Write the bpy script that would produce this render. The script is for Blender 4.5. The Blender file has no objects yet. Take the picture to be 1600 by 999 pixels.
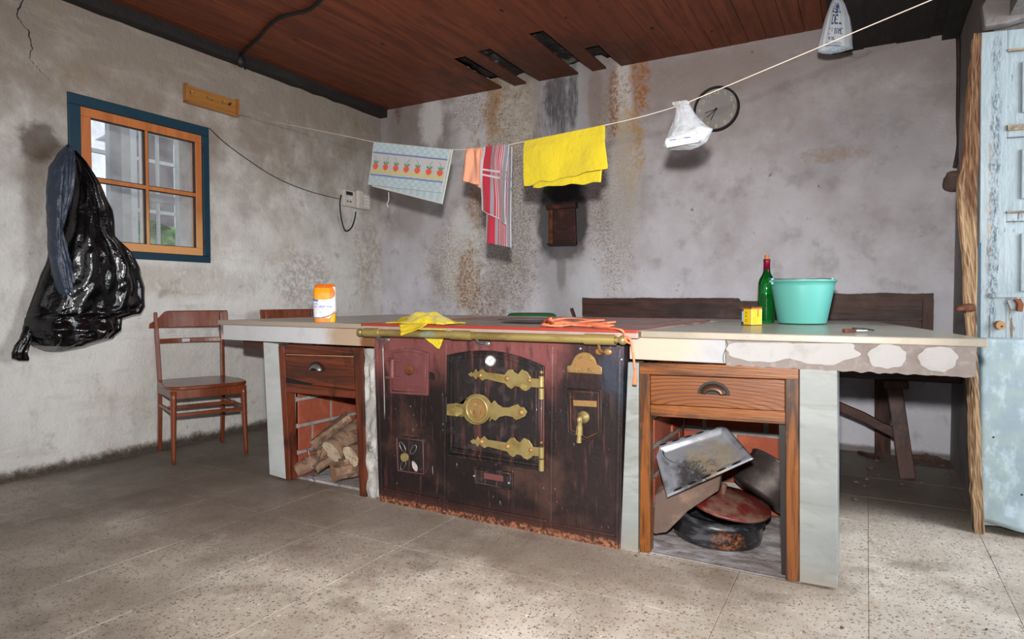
import bpy, math, random
from mathutils import Vector, Matrix, noise
C = bpy.context.scene.collection
sc = bpy.context.scene
R = random.Random(7)
V = Vector
pi = math.pi

# ------------------------------------------------------------------ camera
F = 991.5; YAW = .5096; PITCH = .0326
CAM = V((0, 0, .97))
FW = V((-math.sin(YAW)*math.cos(PITCH), math.cos(YAW)*math.cos(PITCH), -math.sin(PITCH)))
RT = FW.cross(V((0, 0, 1))).normalized(); UP = RT.cross(FW)
cd = bpy.data.cameras.new('camera'); cam = bpy.data.objects.new('camera', cd); C.objects.link(cam)
cam.matrix_world = Matrix((( RT.x, UP.x, -FW.x, CAM.x), (RT.y, UP.y, -FW.y, CAM.y), (RT.z, UP.z, -FW.z, CAM.z), (0, 0, 0, 1)))
cd.sensor_width = 36; cd.lens = F*36/1600; cd.clip_start = .02; cd.clip_end = 200
sc.camera = cam

# ------------------------------------------------------------------ world, lights, exposure
w = bpy.data.worlds.new('world'); sc.world = w; w.use_nodes = True
wn = w.node_tree; wn.nodes.clear()
wo = wn.nodes.new('ShaderNodeOutputWorld'); wb = wn.nodes.new('ShaderNodeBackground')
wb.inputs[0].default_value = (.80, .88, 1.0, 1); wb.inputs[1].default_value = 1.9
wn.links.new(wb.outputs[0], wo.inputs[0])
sc.view_settings.view_transform = 'Standard'; sc.view_settings.look = 'None'
sc.view_settings.exposure = 0.0; sc.view_settings.gamma = 1; sc.view_settings.use_curve_mapping = False

def aim(o, d):
    o.rotation_euler = V(d).to_track_quat('-Z', 'Y').to_euler()
def area(name, loc, d, sx, sy, e, col=(1, 1, 1)):
    l = bpy.data.lights.new(name, 'AREA'); l.shape = 'RECTANGLE'; l.size = sx; l.size_y = sy; l.energy = e; l.color = col
    o = bpy.data.objects.new(name, l); C.objects.link(o); o.location = loc; aim(o, d); return o
fl = bpy.data.lights.new('camera_flash', 'SPOT'); fl.energy = 620; fl.spot_size = math.radians(114); fl.spot_blend = 1
fl.shadow_soft_size = .035; fl.color = (1, .97, .94)
fo = bpy.data.objects.new('camera_flash', fl); C.objects.link(fo); fo.location = CAM + V((0, 0, .2)); aim(fo, V((-2.4, 4.2, 1.15))-CAM)
area('doorway_daylight', (2.6, 2.45, 1.6), (-1, .1, -.4), 1.2, 1.8, 105, (.92, .96, 1))
area('rear_fill', (-1.5, -1.35, 1.5), (-.15, 1, .0), 3.2, 1.9, 26, (.97, .98, 1))  # unseen fill lamp added behind the camera to lift the room

# ------------------------------------------------------------------ pixel -> point on a real plane of the room
def ray(x, y): return FW + RT*((x-800)/F) - UP*((y-499.5)/F)
def onX(x, y, v): d = ray(x, y); return CAM + d*((v-CAM.x)/d.x)
def onY(x, y, v): d = ray(x, y); return CAM + d*((v-CAM.y)/d.y)
def onZ(x, y, v): d = ray(x, y); return CAM + d*((v-CAM.z)/d.z)
def onP(x, y, p, n): d = ray(x, y); return CAM + d*((p-CAM).dot(n)/d.dot(n))
XL = -3.94; YB = 4.57; YC = 2.33; H = .85; XR = .45

# ------------------------------------------------------------------ materials
def lin(h):
    if not isinstance(h, str): return (*h[:3], 1)
    h = h.lstrip('#'); o = []
    for i in (0, 2, 4):
        c = int(h[i:i+2], 16)/255; o.append(c/12.92 if c <= .04045 else ((c+.055)/1.055)**2.4)
    return (*o, 1)
class G:
    def __init__(s, name):
        s.m = bpy.data.materials.new(name); s.m.use_nodes = True; s.t = s.m.node_tree; s.t.nodes.clear()
        s.out = s.n('ShaderNodeOutputMaterial')
    def n(s, ty, **k):
        q = s.t.nodes.new(ty)
        for a, b in k.items(): setattr(q, a, b)
        return q
    def l(s, a, b): s.t.links.new(a, b)
    def math(s, op, a, b=None, clamp=False):
        q = s.n('ShaderNodeMath', operation=op); q.use_clamp = clamp
        for i, x in enumerate((a, b)):
            if x is None: continue
            if isinstance(x, (int, float)): q.inputs[i].default_value = x
            else: s.l(x, q.inputs[i])
        return q.outputs[0]
    def rng(s, x, a, b):
        q = s.n('ShaderNodeMapRange'); q.interpolation_type = 'SMOOTHSTEP'; s.l(x, q.inputs[0]); q.inputs[1].default_value = a; q.inputs[2].default_value = b; return q.outputs[0]
    def mapv(s, v, loc=(0, 0, 0), scale=(1, 1, 1)):
        q = s.n('ShaderNodeMapping'); s.l(v, q.inputs[0]); q.inputs[1].default_value = loc; q.inputs[3].default_value = scale; return q.outputs[0]
    def noise(s, v, sc_, det=6, rough=.6, dist=0):
        q = s.n('ShaderNodeTexNoise'); s.l(v, q.inputs['Vector']); q.inputs['Scale'].default_value = sc_; q.inputs['Detail'].default_value = det
        q.inputs['Roughness'].default_value = rough; q.inputs['Distortion'].default_value = dist; return q.outputs['Fac']
def mat(name, base, rough=.6, metal=0, layers=(), bump=None, coord='world', spec=.5, coat=0, trans=0, ior=1.45, sheen=0, attr=None, alpha=None):
    """layers: ('N',color,scale,lo,hi,amt,stretch) noise patches; ('B',color,centre,radii,amt,wobble,breakup_scale,breakup) a stain at a place;
    ('G',color,axis,a,b,amt) ramp along an axis; ('R',color,amt) random per object; ('V',[colors],scale,size) stone chips; ('S',...) speckles"""
    g = G(name); bs = g.n('ShaderNodeBsdfPrincipled'); g.l(bs.outputs[0], g.out.inputs[0])
    pos = g.n('ShaderNodeNewGeometry').outputs['Position'] if coord == 'world' else g.n('ShaderNodeTexCoord').outputs['Object']
    if coord == 'rand':
        oi = g.n('ShaderNodeObjectInfo'); q = g.n('ShaderNodeVectorMath', operation='MULTIPLY_ADD')
        cx = g.n('ShaderNodeCombineXYZ'); 
        for i in range(3): g.l(oi.outputs['Random'], cx.inputs[i])
        g.l(cx.outputs[0], q.inputs[0]); q.inputs[1].default_value = (37, 23, 51); g.l(pos, q.inputs[2]); pos = q.outputs[0]
    col = None
    if attr:
        a = g.n('ShaderNodeAttribute'); a.attribute_name = attr; col = a.outputs['Color']
    else:
        q = g.n('ShaderNodeRGB'); q.outputs[0].default_value = lin(base); col = q.outputs[0]
    def mix(fac, c2):
        nonlocal col
        q = g.n('ShaderNodeMix', data_type='RGBA'); g.l(fac, q.inputs['Factor']); g.l(col, q.inputs['A'])
        if isinstance(c2, (str, tuple)): q.inputs['B'].default_value = lin(c2)
        else: g.l(c2, q.inputs['B'])
        col = q.outputs['Result']
    for L in layers:
        k = L[0]
        if k == 'N':
            _, c, s_, lo, hi, amt = L[:6]; st = L[6] if len(L) > 6 else (1, 1, 1)
            f = g.noise(g.mapv(pos, (s_*.7, s_*1.3, .3), st), s_, 8, .62, L[7] if len(L) > 7 else 0)
            mix(g.math('MULTIPLY', g.rng(f, lo, hi), amt), c)
        elif k == 'B':
            _, c, ctr, rad, amt, wob, bsc, br = L[:8]; bst = L[8] if len(L) > 8 else (1, 1, 1)
            q = g.n('ShaderNodeVectorMath', operation='SUBTRACT'); g.l(pos, q.inputs[0]); q.inputs[1].default_value = ctr
            r_ = g.n('ShaderNodeVectorMath', operation='DIVIDE'); g.l(q.outputs[0], r_.inputs[0]); r_.inputs[1].default_value = rad
            d = g.n('ShaderNodeVectorMath', operation='LENGTH'); g.l(r_.outputs[0], d.inputs[0])
            nz = g.noise(pos, bsc, 8, .65)
            dd = g.math('ADD', d.outputs['Value'], g.math('MULTIPLY', g.math('SUBTRACT', nz, .5), wob))
            f = g.rng(dd, 1.1, .55)
            if br: f = g.math('MULTIPLY', f, g.rng(g.noise(g.mapv(pos, (0, 0, 0), bst), bsc*3.6, 10, .85), br, br+.08))
            mix(g.math('MULTIPLY', f, amt), c)
        elif k == 'G':
            _, c, ax, a, b, amt = L
            sx = g.n('ShaderNodeSeparateXYZ'); g.l(pos, sx.inputs[0])
            z = g.math('ADD', sx.outputs[ax], g.math('MULTIPLY', g.math('SUBTRACT', g.noise(pos, 5, 6), .5), abs(b-a)*1.2))
            mix(g.math('MULTIPLY', g.rng(z, a, b), amt), c)
        elif k == 'W':
            _, c, ctr, k1, k2, sc_, amt = L
            q = g.n('ShaderNodeVectorMath', operation='SUBTRACT'); g.l(pos, q.inputs[0]); q.inputs[1].default_value = ctr
            wv = g.n('ShaderNodeTexWave'); wv.wave_type = 'RINGS'; wv.rings_direction = 'Y'; g.l(g.mapv(q.outputs[0], (0, 0, 0), (k1, 0, k2)), wv.inputs[0]); wv.inputs['Scale'].default_value = sc_
            wv.inputs['Distortion'].default_value = 2.2; wv.inputs['Detail'].default_value = 3; wv.inputs['Detail Scale'].default_value = 1.2
            mix(g.math('MULTIPLY', g.rng(wv.outputs['Fac'], .5, .9), amt), c)
        elif k == 'R':
            oi = g.n('ShaderNodeObjectInfo'); mix(g.math('MULTIPLY', oi.outputs['Random'], L[2]), L[1])
        elif k == 'V':
            _, cols, s_, size = L[:4]
            vo = g.n('ShaderNodeTexVoronoi'); g.l(g.mapv(pos, (0, 0, 0), L[4] if len(L) > 4 else (1, 1, 1)), vo.inputs['Vector']); vo.inputs['Scale'].default_value = s_
            sx = g.n('ShaderNodeSeparateColor'); g.l(vo.outputs['Color'], sx.inputs[0])
            rp = g.n('ShaderNodeValToRGB'); rp.color_ramp.interpolation = 'CONSTANT'
            el = rp.color_ramp.elements; el[0].color = lin(cols[0]); el[0].position = 0; el[1].color = lin(cols[1]); el[1].position = 1/len(cols)
            for i in range(2, len(cols)): e = el.new(i/len(cols)); e.color = lin(cols[i])
            g.l(sx.outputs[0], rp.inputs[0])
            th = g.math('MULTIPLY', sx.outputs[1], size)
            f = g.math('LESS_THAN', vo.outputs['Distance'], th)
            mix(f, rp.outputs[0])
    g.l(col, bs.inputs['Base Color'])
    bs.inputs['Metallic'].default_value = metal; bs.inputs['IOR'].default_value = ior
    bs.inputs['Specular IOR Level'].default_value = spec; bs.inputs['Coat Weight'].default_value = coat; bs.inputs['Transmission Weight'].default_value = trans
    bs.inputs['Sheen Weight'].default_value = sheen
    if alpha is not None: bs.inputs['Alpha'].default_value = alpha
    if rough and not trans:
        f = g.noise(pos, 9, 5); q = g.n('ShaderNodeMapRange'); g.l(f, q.inputs[0]); q.inputs[3].default_value = max(.02, rough-.12); q.inputs[4].default_value = min(1, rough+.12); g.l(q.outputs[0], bs.inputs['Roughness'])
    else: bs.inputs['Roughness'].default_value = rough
    if bump:
        h = None
        for b_ in (bump if isinstance(bump[0], tuple) else (bump,)):
            x = g.math('MULTIPLY', g.noise(g.mapv(pos, (0, 0, 0), b_[2] if len(b_) > 2 else (1, 1, 1)), b_[0], 6, .6), b_[1]); h = x if h is None else g.math('ADD', h, x)
        bp = g.n('ShaderNodeBump'); bp.inputs['Strength'].default_value = 1; bp.inputs['Distance'].default_value = 1; g.l(h, bp.inputs['Height']); g.l(bp.outputs[0], bs.inputs['Normal'])
    return g.m
def wood(name, base, dark, axis, rough=.5, s=7, amt=.75, coord='world', extra=(), coat=0, bump=.0012):
    st = [9, 9, 9]; st[axis] = .7
    st2 = [30, 30, 30]; st2[axis] = 1.2
    return mat(name, base, rough, layers=[('N', dark, s*.35, .42, .62, amt, tuple(st), 1.2), ('N', dark, s, .5, .66, amt*.6, tuple(st2))]+list(extra),
               bump=(s, bump, tuple(st2)), coord=coord, coat=coat)
def glassmat(name, col=(1, 1, 1), tint=.95, haze=.08, dcol=(.6, .62, .62)):
    g = G(name); tr = g.n('ShaderNodeBsdfTransparent'); tr.inputs[0].default_value = (tint*col[0], tint*col[1], tint*col[2], 1)
    gl = g.n('ShaderNodeBsdfGlossy'); gl.inputs['Roughness'].default_value = .03
    df = g.n('ShaderNodeBsdfDiffuse'); df.inputs[0].default_value = (*dcol, 1)
    fr = g.n('ShaderNodeFresnel'); fr.inputs[0].default_value = 1.45
    m1 = g.n('ShaderNodeMixShader'); g.l(fr.outputs[0], m1.inputs[0]); g.l(tr.outputs[0], m1.inputs[1]); g.l(gl.outputs[0], m1.inputs[2])
    m2 = g.n('ShaderNodeMixShader'); pos = g.n('ShaderNodeNewGeometry').outputs['Position']
    g.l(g.math('MULTIPLY', g.rng(g.noise(pos, 6, 8), .3, .8), haze*2), m2.inputs[0]); g.l(m1.outputs[0], m2.inputs[1]); g.l(df.outputs[0], m2.inputs[2])
    g.l(m2.outputs[0], g.out.inputs[0]); return g.m
def plasticbag(name, col, tr=.35, rough=.25):
    g = G(name); bs = g.n('ShaderNodeBsdfPrincipled'); bs.inputs['Base Color'].default_value = lin(col); bs.inputs['Roughness'].default_value = rough
    a = g.n('ShaderNodeAttribute'); a.attribute_name = 'Col'; g.l(a.outputs['Color'], bs.inputs['Base Color'])
    t = g.n('ShaderNodeBsdfTransparent'); m = g.n('ShaderNodeMixShader'); m.inputs[0].default_value = tr
    g.l(bs.outputs[0], m.inputs[1]); g.l(t.outputs[0], m.inputs[2]); g.l(m.outputs[0], g.out.inputs[0])
    pos = g.n('ShaderNodeNewGeometry').outputs['Position']; bp = g.n('ShaderNodeBump'); bp.inputs['Distance'].default_value = .01
    g.l(g.noise(pos, 40, 4), bp.inputs['Height']); g.l(bp.outputs[0], bs.inputs['Normal']); return g.m

def P(x, y, pl): q = (onY(x, y, YB) if pl == 'b' else onX(x, y, XL) if pl == 'l' else onZ(x, y, 0)); return tuple(q)
m_left = mat('left_wall_plaster', '#c9c8c5', .9, layers=[
    ('N', '#b1a699', 1.3, .42, .66, .45), ('N', '#d4d3d1', 2.0, .48, .68, .55), ('G', '#76685a', 2, 1.1, 2.45, .88), ('N', '#a39a8e', 3, .52, .7, .3, (1, 1, 5)), ('N', '#6b5b49', 6, .60, .72, .4), ('N', '#86775f', 2.5, .56, .7, .35, (1, 2, 1)), ('N', '#5c4c3e', 30, .67, .74, .5),  # z ramp darkens the upper wall, light falloff painted into its brown
    ('B', '#3b2c1f', P(62, 225, 'l'), (.3, .13, .13), .75, 1.2, 9, 0), ('B', '#5f4a36', P(60, 300, 'l'), (.3, .1, .35), .3, 1.0, 7, 0),
    ('B', '#6f5637', P(470, 440, 'l'), (.3, .35, .3), .45, 1.4, 6, .45), ('B', '#7d6442', P(575, 400, 'l'), (.3, .25, .35), .4, 1.4, 6, .45), ('B', '#7d6442', P(300, 440, 'l'), (.3, .6, .12), .25, 1.4, 6, .4),
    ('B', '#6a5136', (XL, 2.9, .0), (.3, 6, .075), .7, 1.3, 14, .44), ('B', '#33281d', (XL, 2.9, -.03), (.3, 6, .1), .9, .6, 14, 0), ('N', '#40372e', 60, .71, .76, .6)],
    bump=((2.2, .02), (14, .010), (70, .003)))
bl = []
for (x, y, rx, rz, c, amt, wob, bs_, br) in [
    (640, 200, .30, .5, '#6a5d54', .5, .8, 5, 0), (735, 190, .25, .55, '#c2c1c4', .85, 1.4, 6, 0), (772, 175, .11, .4, '#a87c45', .95, 1.8, 9, .43), (770, 150, .1, .2, '#4b3526', .7, 1.6, 12, .50),
    (800, 300, .22, .9, '#b9b6b4', .75, 1.6, 7, 0), (742, 300, .10, .5, '#92683a', .95, 1.9, 11, .44), (725, 410, .24, .5, '#d0cfcc', .9, 1.4, 7, 0), (733, 440, .14, .35, '#8e6434', .95, 1.8, 11, .44),
    (760, 470, .2, .2, '#85602f', .9, 1.6, 11, .46), (800, 440, .3, .3, '#9c9790', .6, 1.5, 16, .45),
    (880, 300, .26, 1.7, '#9b9a9e', .75, .5, 4, 0), (870, 160, .12, .28, '#3a3538', .8, 1.5, 7, .40), (895, 150, .05, .3, '#353033', .8, 1.2, 9, .42), (862, 230, .2, .5, '#353033', .55, 1.2, 7, .47), (622, 170, .05, .15, '#4b3526', .6, 1.5, 10, .45), (800, 180, .25, .5, '#b8a98c', .5, 1.7, 10, .45), (690, 240, .25, .4, '#75706f', .5, 1.0, 5, 0), (672, 190, .16, .28, '#c6c4c3', .8, 1.3, 6, 0), (705, 280, .14, .25, '#bdbbba', .6, 1.5, 7, 0), (640, 330, .2, .3, '#77695c', .35, 1, 5, 0), (790, 330, .35, 1.0, '#6e5a40', .75, 1.8, 18, .46), (955, 300, .22, 1.0, '#7a6544', .7, 1.8, 18, .47), (745, 160, .3, .3, '#7a5c38', .7, 1.8, 18, .46), (700, 420, .25, .4, '#85683f', .6, 1.8, 18, .46), (930, 150, .07, .3, '#7a6a63', .6, 1, 8, 0),
    (975, 150, .10, .35, '#c4bcb4', .75, 1.5, 12, .42), (1000, 125, .09, .35, '#94591f', .95, 1.7, 12, .44), (960, 160, .05, .3, '#7e4a20', .9, 1.6, 14, .46), (985, 240, .12, .4, '#a08048', .95, 1.8, 12, .44),
    (975, 300, .14, .6, '#b4b1ad', .5, 1.5, 8, 0), (920, 480, .2, .5, '#c2c5ca', .6, 1.2, 5, 0), (1300, 242, .22, .06, '#9a7a5c', .6, 1.4, 12, .44), (1340, 230, .5, .3, '#807c80', .3, 1.2, 5, 0),
    (1100, 120, .5, .2, '#7d6c62', .45, 1.4, 5, 0), (878, 300, .21, .16, '#141011', .97, 1.1, 9, 0), (855, 350, .10, .32, '#393637', .85, .9, 10, 0),
    (905, 345, .09, .30, '#2a2728', .9, .9, 10, 0), (880, 390, .16, .11, '#4f4948', .85, .9, 12, 0), (877, 420, .05, .2, '#6b6665', .6, 1, 9, 0)]:
    q = P(x, y, 'b'); bl.append(('B', c, q, (rx, .3, rz), amt, wob, bs_, br) + (((7, 1, .35),) if c in ('#3a3538', '#353033', '#7a6a63') else ()))
m_back = mat('back_wall_plaster', '#b5b2b6', .9, layers=[('N', '#8d8381', 1.5, .4, .65, .55), ('N', '#c4c2c7', 2.6, .5, .7, .55), ('G', '#7f716a', 2, 1.6, 2.6, .7), ('G', '#d0d0d9', 2, 1.7, .7, .75), ('N', '#77706c', 7, .52, .70, .35)]+bl+[  # first z ramp puts the dimmer light up the wall into the colour
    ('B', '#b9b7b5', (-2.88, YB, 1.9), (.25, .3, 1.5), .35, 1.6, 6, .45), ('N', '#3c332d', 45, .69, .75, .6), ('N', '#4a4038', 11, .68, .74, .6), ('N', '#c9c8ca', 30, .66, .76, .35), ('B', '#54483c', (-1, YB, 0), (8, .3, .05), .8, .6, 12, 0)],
    bump=((2.2, .02), (14, .008), (70, .003)))
m_right = mat('right_wall_plaster', '#8c888a', .9, layers=[('N', '#6f6964', 3, .45, .65, .6), ('N', '#403830', 20, .68, .76, .5), ('G', '#5a544f', 2, 1.9, 2.2, .8)], bump=((3, .02), (20, .008)))
m_front = mat('far_plaster', '#a5a19b', .9, layers=[('N', '#8a8175', 2, .45, .65, .5)], bump=(5, .01))
m_floor = mat('terrazzo_tile', '#b5ab9e', .55, layers=[
    ('N', '#c9c1b6', 5, .45, .65, .6), ('V', ['#8c8379', '#a89d90', '#9a7f68', '#cfc8be', '#7d7a7a', '#b09a84'], 62, .42), ('V', ['#4d4239', '#2f2926', '#85858a', '#8a5a38', '#463d37', '#a07a58', '#6b686c'], 115, .40),
    ('N', '#6b5c4c', 1.3, .40, .60, .55), ('N', '#5c4c3f', 4, .54, .70, .45), ('N', '#3f342b', 30, .66, .72, .5), ('B', '#51483f', (-3.4, 3.1, 0), (1.6, 1.9, .5), .72, .9, 3, 0), ('B', '#4a4138', (-.6, 4.0, 0), (2.2, .95, .5), .80, .5, 3, 0), ('B', '#5d4c42', (-2.2, 2.0, 0), (1.2, .55, .5), .55, 1.2, 5, 0),  # large left and rear ovals: floor dirt with some shade painted in
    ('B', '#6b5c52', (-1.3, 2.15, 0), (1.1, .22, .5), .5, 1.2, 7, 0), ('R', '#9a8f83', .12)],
    bump=((12, .0012), (90, .0006)))
m_grout = mat('dark_grout', '#7a6e62', .95, bump=(60, .002))
m_plank = wood('ceiling_board', '#74381c', '#40190d', 1, .62, 5, .6, extra=[('R', '#562814', .5), ('V', ['#1c0c07', '#220f08'], 3.2, .10, (2.2, 1, 1)), ('B', '#2a1a12', (-2.1, 4.3, 2.7), (.9, .5, .4), .5, 1.5, 5, 0)], bump=.0008)
m_plankedge = mat('pale_board_edge', '#a8662f', .6)
m_black = mat('sooty_black_timber', '#191513', .8, layers=[('N', '#2c2521', 4, .5, .7, .7, (6, 1, 6)), ('N', '#4a4038', 40, .7, .78, .6)], bump=((5, .01), (40, .004)))
m_void = mat('roof_void', '#2b2725', .95, layers=[('N', '#8a8580', 6, .5, .7, .8)], bump=(9, .03))
m_marbtop = mat('worktop_marble', '#a09f91', .32, layers=[('N', '#b2b1a4', 3, .45, .65, .6), ('N', '#a39e90', 1.7, .5, .68, .5, (1, 3, 1)), ('G', '#a39a90', 0, -1.4, -2.4, .65), ('N', '#6f6558', 26, .68, .74, .6), ('B', '#6b4a30', (-2.15, 2.3, .83), (.13, .12, .06), .8, .8, 12, 0)], bump=(30, .0006), coat=.15)
m_marbedge = mat('polished_marble_edge', '#877e70', .35, layers=[('N', '#9d8f7f', 3, .45, .6, .6), ('N', '#8f745c', 14, .58, .7, .6), ('G', '#9d8f80', 0, -1.6, -2.6, .9)], bump=(30, .0006))
m_marb = mat('grey_white_marble', '#7d817f', .38, layers=[('N', '#8d9190', 2.2, .4, .65, .7, (1, 1, 4)), ('N', '#6b6b63', 4, .50, .68, .6, (1, 1, 3), 1.5), ('N', '#917455', 3, .63, .72, .4), ('G', '#8d7c66', 2, .10, .0, .35)], bump=(20, .0006))
m_marb_lit = mat('grey_white_marble_lit', '#b4b8b8', .38, layers=[('N', '#a3a7a6', 3, .45, .65, .6, (1, 1, 4)), ('N', '#8d877a', 5, .58, .7, .4)], bump=(20, .0006))  # same marble, colour brightened to stand in for light on the left
m_fasc = mat('whitewashed_band', '#98989a', .6, layers=[('N', '#858587', 5, .5, .7, .5), ('B', '#9c7b50', (-2.12, YC, .79), (.24, .2, .15), .75, .9, 9, 0), ('B', '#6b3f1c', (-2.09, YC, .77), (.07, .2, .09), .9, .7, 12, 0), ('B', '#b39a7c', (-.70, YC, .80), (.2, .2, .12), .6, .8, 9, 0)], bump=(16, .002))
m_fasc_lit = mat('whitewashed_band_lit', '#bfc0c2', .5, layers=[('N', '#a9abac', 5, .5, .7, .5), ('B', '#9c7b50', (-2.12, YC, .79), (.3, .2, .15), .75, .9, 9, 0), ('B', '#6b3f1c', (-2.09, YC, .77), (.07, .2, .09), .9, .7, 12, 0)], bump=(16, .002))  # paler copy of the edge band, left-hand brightness put into the colour
m_render = mat('grey_cement_band', '#776e69', .9, layers=[('N', '#8a827d', 30, .5, .65, .7), ('N', '#6d645e', 12, .5, .68, .7)], bump=((40, .004), (9, .006)))
m_patch = mat('white_plaster_patch', '#989593', .85, layers=[('N', '#85807e', 12, .5, .7, .6)], bump=(25, .002))
m_conc = mat('crumbling_cement', '#8f8d88', .95, layers=[('N', '#b9b8b4', 7, .48, .62, .8), ('N', '#4d4843', 9, .58, .68, .8)], bump=((12, .012), (60, .005)))
m_brick = mat('red_brick', '#8a432d', .85, layers=[('R', '#7c3626', .5), ('N', '#a05a40', 9, .5, .7, .6), ('N', '#4c2c24', 14, .6, .72, .6)], bump=(30, .004))
m_mortar = mat('grey_mortar', '#8d8a88', .95, layers=[('N', '#6b6866', 20, .45, .65, .6)], bump=(40, .005))
m_woodd = [wood('dark_stained_wood_%s' % 'xyz'[a], '#6a3019', '#24120b', a, .45, 6, .75, extra=[('N', '#120d0b', 5, .52, .66, .75), ('N', '#a37b58', 60, .73, .77, .6)], coat=.2) for a in range(3)]
m_woodr = [wood('orange_oak_%s' % 'xyz'[a], '#74400f', '#231106', a, .42, 5, .9, extra=[('N', '#2e1a12', 6, .60, .72, .6), ('N', '#9a5c2c', 9, .55, .7, .35)], coat=.25) for a in range(3)]
m_bench = [wood('smoky_bench_wood_%s' % 'xyz'[a], '#4a2c23', '#1a100d', a, .6, 6, .75, extra=[('N', '#5d4035', 5, .55, .7, .5)]) for a in range(3)]
m_chair = wood('varnished_beech', '#76391f', '#4a2112', 2, .3, 3, .5, coord='obj', coat=.4, bump=.0002)
m_stove = mat('maroon_enamel', '#6c3c3b', .42, layers=[
    ('N', '#7c4b49', 6, .5, .7, .6), ('N', '#5f3433', 14, .5, .66, .6, (2, 1, .5)), ('B', '#150f10', (-1.55, YC, .30), (.38, .4, .44), .97, .35, 6, 0), ('G', '#171011', 2, .70, .50, .97), ('B', '#1b1214', (-.93, YC, .58), (.2, .4, .34), .92, .8, 6, 0), ('B', '#2b3644', (-.83, YC, .70), (.09, .4, .16), .65, .8, 8, 0),
    ('N', '#0f0b0b', 7, .52, .66, .7, (3, 1, .6)), ('N', '#55322b', 6, .58, .70, .55, (5, 1, .5)), ('N', '#54382f', 3, .5, .68, .5), ('G', '#4a2a20', 2, .10, .02, .5), ('B', '#a2684a', (-1.4, YC, .0), (3, .4, .03), .8, 1.8, 16, .47),
    ('N', '#5e382f', 14, .60, .68, .45, (5, 1, .35)), ('N', '#0d0909', 18, .56, .68, .6, (4, 1, .35)), ('N', '#9c8a84', 38, .66, .73, .6, (1.4, 1, .6)), ('N', '#b7a8a2', 9, .70, .73, .6, (6, 1, 1)), ('B', '#b79a90', (-1.83, YC, .215), (.06, .3, .028), .8, 1, 20, .44), ('N', '#6b3a2a', 12, .66, .72, .4)],
    bump=((50, .0012), (8, .003)), coat=.2)
m_sooty = mat('sooty_black_iron', '#181314', .5, layers=[('N', '#54302a', 5, .52, .66, .75, (5, 1, .5)), ('N', '#6a423c', 12, .58, .68, .6, (4, 1, .4)), ('N', '#3a3232', 20, .52, .66, .6), ('N', '#b7a39b', 60, .74, .78, .5)], bump=((60, .0012), (9, .002)), coat=.15)
m_maroon = mat('maroon_iron', '#5f3535', .5, layers=[('N', '#6f4544', 9, .48, .66, .6), ('N', '#2a1a1a', 12, .6, .72, .5), ('N', '#b9a2a0', 70, .70, .76, .5)], bump=((60, .0015),))
m_brass = mat('old_brass', '#8f7f52', .38, .4, layers=[('N', '#6b5a2a', 7, .45, .65, .7), ('N', '#c2aa66', 14, .55, .7, .5), ('N', '#7c9585', 11, .70, .76, .7)], bump=(60, .0003))
m_brass2 = mat('tarnished_brass_plate', '#8f6b42', .45, .35, layers=[('N', '#6a4426', 14, .5, .68, .7), ('N', '#c79a63', 30, .55, .7, .5)], bump=(80, .0006))
m_rail = mat('brass_rail', '#a8955c', .36, .55, layers=[('N', '#6e5c30', 6, .45, .65, .6, (1, 3, 3)), ('B', '#9fb0a0', (-1.68, 2.26, .80), (.05, .2, .04), .8, 1, 20, .42)], bump=(60, .0003))
m_steel = mat('worn_steel', '#8d8a88', .38, .8, layers=[('N', '#4d4643', 12, .5, .68, .6)], bump=(60, .0005))
m_rust = mat('rusty_iron', '#6e3c1f', .8, .3, layers=[('N', '#3a2014', 20, .45, .65, .8)], bump=(60, .002))
m_dial = mat('dial_white', '#d3d6d6', .4, layers=[('N', '#a8aaaa', 60, .5, .7, .5)])
m_dark = mat('dark_detail', '#15110f', .6)
m_toppl = mat('worn_hotplate_iron', '#a08c84', .40, .15, layers=[('N', '#6c544e', 2.4, .45, .62, .7, (1, 2, 1)), ('N', '#a89a90', 5, .5, .7, .5), ('B', '#4a332f', (-2.2, 3.1, .85), (.35, .3, .1), .6, .9, 5, 0)], bump=(20, .0006), coat=.2)
m_redrim = mat('red_enamel_rim', '#8f3220', .35, layers=[('N', '#7f2d1e', 8, .55, .7, .7)], coat=.3)
m_log = mat('split_firewood', '#7d6351', .9, layers=[('N', '#4a372b', 8, .45, .62, .8, (1, 3, 2)), ('N', '#b49a80', 14, .55, .7, .6)], bump=((30, .006), (8, .01)), coord='world')
m_cut = mat('fresh_cut_wood', '#a37d58', .85, layers=[('N', '#8d6743', 14, .48, .66, .7)], bump=(30, .004))
m_cutw = mat('pale_rotten_wood', '#c9b8a0', .9, layers=[('N', '#8f7355', 22, .5, .66, .7)], bump=(40, .006))
m_tray = mat('baking_tray_enamel', '#8f939b', .32, .35, layers=[('B', '#2b2724', tuple(onY(1110, 740, 2.52)), (.18, .25, .06), .85, 1.5, 9, .40), ('B', '#b3a184', tuple(onY(1125, 712, 2.6)), (.14, .3, .06), .7, 1.5, 12, .42), ('N', '#55504d', 9, .56, .68, .7), ('N', '#c6c9cf', 4, .55, .7, .5)], bump=(50, .0006), coat=.3)
m_pan = mat('black_pan_enamel', '#1c1d20', .35, .2, layers=[('N', '#5c5d62', 8, .50, .66, .7, (1, 1, 4)), ('N', '#8a7a6a', 14, .62, .7, .5), ('B', '#a8602a', tuple(onZ(1140, 838, .05)), (.06, .3, .05), .9, 1.7, 16, .48), ('N', '#8a5a3a', 30, .70, .76, .7)], bump=(40, .001), coat=.4)
m_lid = mat('dusty_red_lid', '#5c1c18', .45, layers=[('N', '#7a6858', 7, .48, .64, .6), ('N', '#3a1512', 9, .58, .7, .5)], bump=(40, .0006), coat=.3)
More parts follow.
